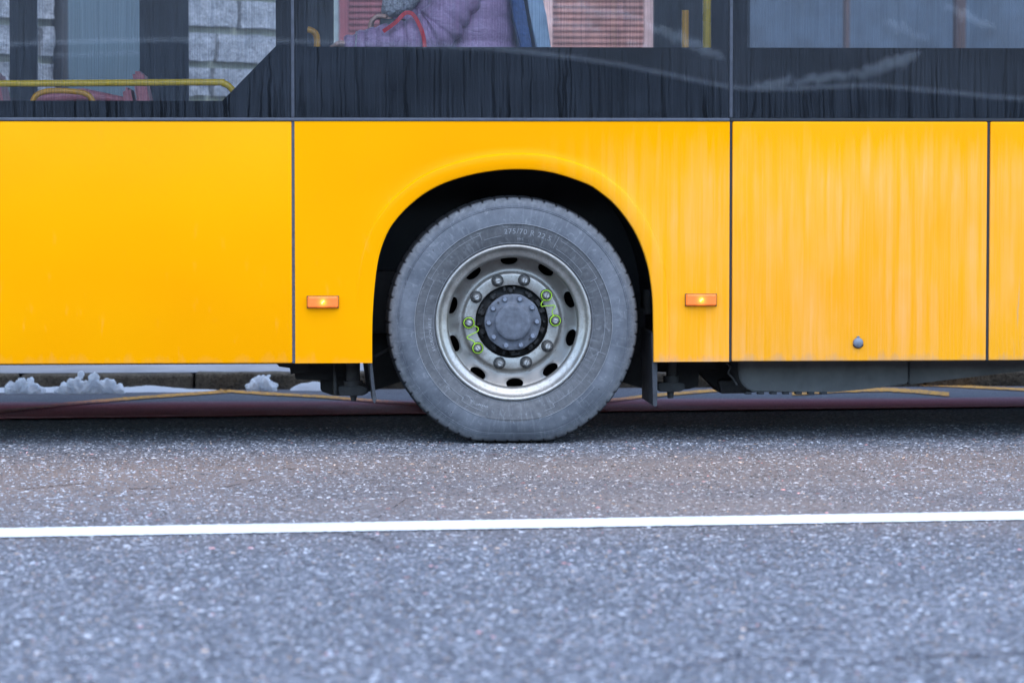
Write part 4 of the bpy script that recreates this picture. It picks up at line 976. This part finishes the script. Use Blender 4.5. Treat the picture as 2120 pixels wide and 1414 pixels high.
    def scal(i, j, r_, y_):
        if r_ > 0.10: r_ *= 1 + 0.008 * math.cos(10 * (2 * math.pi * j / 160 - R(1.4)))
        return r_, y_
    lathe_y('hub_cover', [(0.070, 0.082), (0.074, 0.0835), (0.080, 0.087), (0.088, 0.0885), (0.1050, 0.0885), (0.1080, 0.0905), (0.1085, 0.0940), (0.1085, 0.116)], 160, M['hub'], wh, rfun=scal, auto=45)
    lathe_y('hub_cap', [(0.0, 0.0700), (0.030, 0.0702), (0.055, 0.0710), (0.0655, 0.0722), (0.0695, 0.0750), (0.0708, 0.0790), (0.0708, 0.0860)], 90, M['hub'], wh, auto=45)
    # ---- lug nuts and bolts
    def hexcap(name, r_, y0, y1, m, loc_, rot, ch=0.15):
        V = []; F = []
        for rr, y in ((r_ * (1 - ch), y0), (r_, y0 + (y1 - y0) * 0.18), (r_, y1)):
            for k in range(6): V.append((loc_[0] + rr * math.cos(rot + k * math.pi / 3), y, loc_[1] + rr * math.sin(rot + k * math.pi / 3)))
        for a in range(2):
            for k in range(6): F.append((a * 6 + k, a * 6 + (k + 1) % 6, a * 6 + 6 + (k + 1) % 6, a * 6 + 6 + k))
        F.append(tuple(range(6))); return mesh(name, V, F, m, wh, False)
    for k in range(10):
        a = R(1.3 + 36 * k); lx, lz = 0.1675 * math.cos(a), 0.1675 * math.sin(a); rot = random.uniform(0, 1)
        lathe_y('lug_washer', [(0.012, 0.1385), (0.0205, 0.1385), (0.0230, 0.1410), (0.0240, 0.1475)], 28, M['washer'], wh, (lx, 0, lz), auto=35)
        hexcap('lug_nut', 0.0172, 0.118, 0.140, M['nut'], (lx, lz), rot)
        lathe_y('wheel_stud', [(0.0, 0.1085), (0.0085, 0.1085), (0.0102, 0.1105), (0.0105, 0.120)], 20, M['stud'], wh, (lx, 0, lz), auto=35)
        if full: box('stud_slot', lx - 0.0092, lx + 0.0092, 0.1078, 0.1086, lz - 0.0011, lz + 0.0011, M['washer'], wh).data.transform(Matrix.Translation((lx, 0, lz)) @ Matrix.Rotation(rot * 3, 4, 'Y') @ Matrix.Translation((-lx, 0, -lz)))
        hx_, hz_ = 0.0935 * math.cos(a), 0.0935 * math.sin(a)
        lathe_y('bolt_washer', [(0.006, 0.0855), (0.0118, 0.0855), (0.0124, 0.0885)], 20, M['hub'], wh, (hx_, 0, hz_), auto=35)
        hexcap('hub_bolt', 0.0092, 0.0735, 0.0858, M['bolt'], (hx_, hz_), random.uniform(0, 1))
    if full:
        for ang in (127, 307 + 7):
            a = R(ang); lathe_y('threaded_hole', [(0.0, 0.0882), (0.0042, 0.0882)], 14, M['rubber'], wh, (0.0935 * math.cos(a), 0, 0.0935 * math.sin(a)))
        # lime safety springs between neighbouring nuts
        def spring(k1, k2, mids):
            bm = bmesh.new(); Yp = 0.127
            cs = []
            for k in (k1, k2):
                a = R(1.3 + 36 * k); cs.append(Vector((0.1675 * math.cos(a), 0, 0.1675 * math.sin(a))))
            def w2(px_, py_):
                p = at(px_, py_, loc[1] + Yp); return Vector((p.x - loc[0], Yp, p.z - loc[2]))
            m3 = [w2(*q) for q in mids]
            for c, first in ((cs[0], m3[0]), (cs[1], m3[-1])):
                pts = []
                a0 = math.atan2(first.z - c.z, first.x - c.x)
                for i in range(61): a = a0 + 2 * math.pi * 2.0 * i / 60; pts.append(Vector((c.x + 0.0197 * math.cos(a), Yp - 0.006 + 0.010 * i / 60, c.z + 0.0197 * math.sin(a))))
                tube('x', pts, 0.0019, None, None, 8, True, bm)
            def tang(c, q):
                d_ = (q - c); d_.y = 0; return c + d_.normalized() * 0.0197 + Vector((0, Yp, 0))
            tube('x', smooth_path([tang(cs[0], m3[0])] + m3 + [tang(cs[1], m3[-1])], 8), 0.0019, None, None, 8, True, bm)
            o = from_bm('nut_spring', bm, M['spring'], wh, True); return o
        spring(1, 0, [(1120.5, 629), (1121.5, 634.5), (1127, 634.0), (1146, 632.4), (1149, 635.5), (1143, 645)])
        spring(5, 6, [(980, 674), (989.5, 679), (988, 686.5), (969, 696), (968.5, 701), (979, 705.5)])
    return wh
M['letter'] = plain('sidewall_moulding', (0.25, 0.252, 0.255), 0.65, 0, 0.3, 40, 0.3)  # paler than the rubber, standing in for light caught by raised moulding
M['rimdark'] = plain('dirty_rim_barrel', (0.05, 0.048, 0.046), 0.7, 0.1, 0.4, 20)
wheel = make_wheel((0.006, -0.015, WZ)); wheel['label'] = 'dusty steel wheel with lime nut springs in the wheel arch'
make_wheel((0, BW, WZ), True, False)
tube('axle', [(0, 0.30, WZ), (0, 2.06, WZ)], 0.07, M['under'], bus, 20)

# ================================================================== THE PASSENGER
def passenger():
    Yp = 0.62; g = lambda a, b, dy=0.0: at(a, b, Yp + dy)
    bm = bmesh.new()
    hipz = SZ + 0.12; xb = g(985, 90).x
    J = dict(pelvis=(xb + 0.02, Yp, hipz - .02), waist=(xb, Yp, hipz + .16), chest=(xb - .03, Yp, hipz + .38), neck=(xb - .06, Yp, hipz + .53), head0=(xb - .08, Yp, hipz + .62), head1=(xb - .09, Yp, hipz + .76))
    rad = dict(pelvis=.14, waist=.125, chest=.14, neck=.055, head0=.075, head1=.085)
    vs = {}; me = bpy.data.meshes.new('person')
    def add(n_, p, r_): J[n_] = p; rad[n_] = r_
    for s_, nm in ((-1, 'n'), (1, 'f')):
        add('hip' + nm, (xb - .02, Yp + s_ * .10, hipz - .02), .085); add('knee' + nm, (xb - .46, Yp + s_ * .12, hipz - .02), .065); add('calf' + nm, (xb - .46, Yp + s_ * .12, hipz - .16), .055); add('ankle' + nm, (xb - .44, Yp + s_ * .12, hipz - .28), .04); add('toe' + nm, (xb - .60, Yp + s_ * .12, hipz - .315), .035)
    names = list(J); ix = {n_: i for i, n_ in enumerate(names)}
    E = [('pelvis', 'waist'), ('waist', 'chest'), ('chest', 'neck'), ('neck', 'head0'), ('head0', 'head1')]
    for nm in 'nf': E += [('pelvis', 'hip' + nm), ('hip' + nm, 'knee' + nm), ('knee' + nm, 'calf' + nm), ('calf' + nm, 'ankle' + nm), ('ankle' + nm, 'toe' + nm)]
    me.from_pydata([J[n_] for n_ in names], [(ix[a], ix[b]) for a, b in E], [])
    ob_ = bpy.data.objects.new('tmp', me); COL.objects.link(ob_)
    ob_.modifiers.new('s', 'SKIN'); sv = me.skin_vertices[0].data
    for n_ in names: sv[ix[n_]].radius = (rad[n_],) * 2; sv[ix[n_]].use_root = (n_ == 'pelvis')
    sub = ob_.modifiers.new('u', 'SUBSURF'); sub.levels = sub.render_levels = 2
    dg = bpy.context.evaluated_depsgraph_get(); m2 = bpy.data.meshes.new_from_object(ob_.evaluated_get(dg)); bpy.data.objects.remove(ob_)
    m2.materials.clear(); m2.materials.append(M['trousers']); m2.materials.append(M['skin'])
    for p in m2.polygons: p.use_smooth = True; p.material_index = 1 if p.center.z > hipz + .50 else 0
    body = link(bpy.data.objects.new('person', m2)); tag(body, 'seated passenger in a mauve puffer jacket with a red strap over the arm', 'person')
    def child(n_, bm, m, auto=None): return from_bm(n_, bm, m, body, True, auto)
    # jacket body: stacked padded rings
    bm = bmesh.new(); rings = []; nr, ns = 64, 28
    for i in range(nr + 1):
        t_ = i / nr; z_ = hipz - .10 + .62 * t_; puff = 0.012 * abs(math.sin(t_ * math.pi * 7))
        rx = float(np.interp(t_, [0, .2, .55, .85, .95, 1], [.165, .165, .155, .15, .10, .075])) + puff; ry = float(np.interp(t_, [0, .2, .55, .85, .95, 1], [.20, .20, .21, .21, .12, .08])) + puff
        cx_ = xb + .01 - .05 * t_
        rings.append([bm.verts.new((cx_ + rx * math.cos(2 * math.pi * k / ns) + .006 * noise.noise(Vector((k * .7, z_ * 14, 0))), Yp + ry * math.sin(2 * math.pi * k / ns), z_ + .008 * noise.noise(Vector((k * .5, i * .3, 4))))) for k in range(ns)])
    for a, b in zip(rings, rings[1:]):
        for k in range(ns): bm.faces.new((a[k], a[(k + 1) % ns], b[(k + 1) % ns], b[k]))
    bm.faces.new(rings[0][::-1]); bm.faces.new(rings[-1]); child('jacket', bm, M['jacket'])
    def sleeve(path, radii, npuff, nm='sleeve'):
        ps = smooth_path(path, 14); L = len(ps); rs = []
        for i in range(L):
            t_ = i / (L - 1); r_ = float(np.interp(t_, np.linspace(0, 1, len(radii)), radii))
            rs.append(r_ * (0.90 + 0.16 * abs(math.sin(math.pi * npuff * t_ + 0.6 * math.sin(9 * t_)))))
        bm = bmesh.new(); tube('x', ps, rs, None, None, 22, True, bm)
        for v in bm.verts: v.co += noise.noise_vector(v.co * 26) * 0.006
        return child(nm, bm, M['jacket'])
    near = -0.20
    sleeve([g(985, -62, near + .03), g(958, -15, near), g(926, 30, near - .02), g(900, 66, near - .02), g(862, 78, near - .02), g(800, 84, near), g(750, 90, near + .02), g(716, 96, near + .03)], [.078, .085, .088, .088, .080, .064, .048, .036], 13)
    sleeve([g(960, -62, .18), g(905, -20, .18), g(868, 40, .16), g(845, 44, .12), g(826, 22, .10)], [.075, .075, .07, .06, .05], 9)
    # pale cuff band and fur cuff
    bm = bmesh.new(); c = g(736, 91, near + .02)
    tube('x', [c + Vector((0.030 * 0.12 * math.cos(a), 0.046 * math.sin(a), 0.046 * math.cos(a))) for a in np.linspace(0, 2 * math.pi, 30)], 0.0028, None, None, 8, False, bm); child('cuff_band', bm, M['fur'])
    bm = bmesh.new(); ps = smooth_path([g(862, -16, .08), g(838, 2, .07), g(812, 13, .06), g(792, 12, .06)], 10); L = len(ps)
    tube('x', ps, [.030 + .016 * math.sin(math.pi * min(1, i / (L - 1) * 0.95)) for i in range(L)], None, None, 26, True, bm)
    bmesh.ops.subdivide_edges(bm, edges=list(bm.edges), cuts=1, use_grid_fill=True)
    for v in bm.verts: v.co += noise.noise_vector(v.co * 90) * 0.006 + noise.noise_vector(v.co * 30) * 0.004
    child('fur_cuff', bm, M['fur'])
    # hands: palm and five bent fingers (the far hand bent over, the near one at the cuff)
    def hand(wrist, palm, fingers, thumb, r0):
        bm = bmesh.new(); tube('x', smooth_path([wrist, palm], 6), [r0 * (0.8 + .5 * i / 6) for i in range(7)], None, None, 14, True, bm)
        for f_ in fingers + [thumb]:
            ps = smooth_path(f_, 6); L = len(ps); tube('x', ps, [0.0092 * (1.08 - .3 * i / (L - 1)) for i in range(L)], None, None, 10, True, bm)
        for v in bm.verts: v.co += noise.noise_vector(v.co * 60) * 0.0012
        child('hand', bm, M['skin'])
    fg = []
    for q in range(4):
        dy = .04 + q * .017; fg.append([g(800 - q, 36 + q, dy), g(782 - q, 34 + q, dy), g(768 + q, 46, dy), g(765 + q * 2, 66 - q * 2, dy)])
    hand(g(812, 22, .08), g(799, 36, .07), fg, [g(806, 40, .03), g(797, 52, .02), g(788, 62, .02)], 0.020)
    fg = []
    for q in range(4):
        dy = near + .01 + q * .015; fg.append([g(706, 94 + q, dy), g(694, 96 + q, dy), g(684, 101 + q, dy), g(682, 110 + q, dy)])
    hand(g(722, 94, near + .03), g(707, 96, near + .03), fg, [g(712, 90, near), g(700, 90, near - .01), g(692, 95, near - .01)], 0.018)
    # hair and a simple face above the picture edge
    hx_, hz_ = xb - .09, hipz + .70
    bm = bmesh.new(); bmesh.ops.create_uvsphere(bm, u_segments=28, v_segments=18, radius=1, matrix=Matrix.Translation((hx_ + .025, Yp, hz_ + .03)) @ Matrix.Diagonal((.108, .098, .125, 1)))
    for v in bm.verts: v.co += noise.noise_vector(v.co * 18) * .008
    child('hair', bm, M['hair'])
    bm = bmesh.new(); bmesh.ops.create_uvsphere(bm, u_segments=12, v_segments=8, radius=1, matrix=Matrix.Translation((hx_ - .100, Yp, hz_ - .01)) @ Matrix.Diagonal((.020, .014, .026, 1))); child('nose', bm, M['skin'])
    for s_ in (-1, 1):
        bm = bmesh.new(); bmesh.ops.create_uvsphere(bm, u_segments=12, v_segments=8, radius=.012, matrix=Matrix.Translation((hx_ - .080, Yp + s_ * .032, hz_ + .025))); child('eye', bm, M['white'])
    bm = bmesh.new(); bmesh.ops.create_uvsphere(bm, u_segments=12, v_segments=8, radius=1, matrix=Matrix.Translation((hx_ - .084, Yp, hz_ - .055)) @ Matrix.Diagonal((.010, .026, .007, 1))); child('mouth', bm, M['redframe'])
    # red strap: a flat band over the near sleeve, with its dark bag hanging behind
    def band(path, wd, nrm):
        ps = smooth_path(path, 10); bm = bmesh.new(); rows = []
        for i, p in enumerate(ps):
            t_ = (ps[min(i + 1, len(ps) - 1)] - ps[max(i - 1, 0)]).normalized(); s_ = t_.cross(nrm).normalized() * wd / 2; n_ = nrm * 0.0015
            rows.append([bm.verts.new(p + s_ + n_), bm.verts.new(p - s_ + n_), bm.verts.new(p - s_ - n_), bm.verts.new(p + s_ - n_)])
        for a, b in zip(rows, rows[1:]):
            for k in range(4): bm.faces.new((a[k], a[(k + 1) % 4], b[(k + 1) % 4], b[k]))
        bm.faces.new(rows[0]); bm.faces.new(rows[-1][::-1]); return bm
    yS = near - .115
    st = from_bm('strap', band([g(793, 66, yS + .03), g(818, 48, yS), g(836, 30, yS), g(846, 27, yS), g(856, 32, yS), g(868, 52, yS), g(876, 74, yS), g(879, 96, yS), g(879, 130, yS)], 0.0155, Vector((0, -1, 0))), M['strap'], None, True, 40)
    tag(st, 'red webbing bag strap looped over the mauve sleeve', 'strap')
    b0, b1 = g(786, 40, .0), g(842, 98, .0)
    bg_ = box('handbag', b0.x, b1.x, b0.y - .03, b0.y + .03, SZ + .02, b0.z, M['bag'], None, 0.012, 3); tag(bg_, 'small dark bag held between the passenger\'s hand and sleeve', 'bag')
passenger()
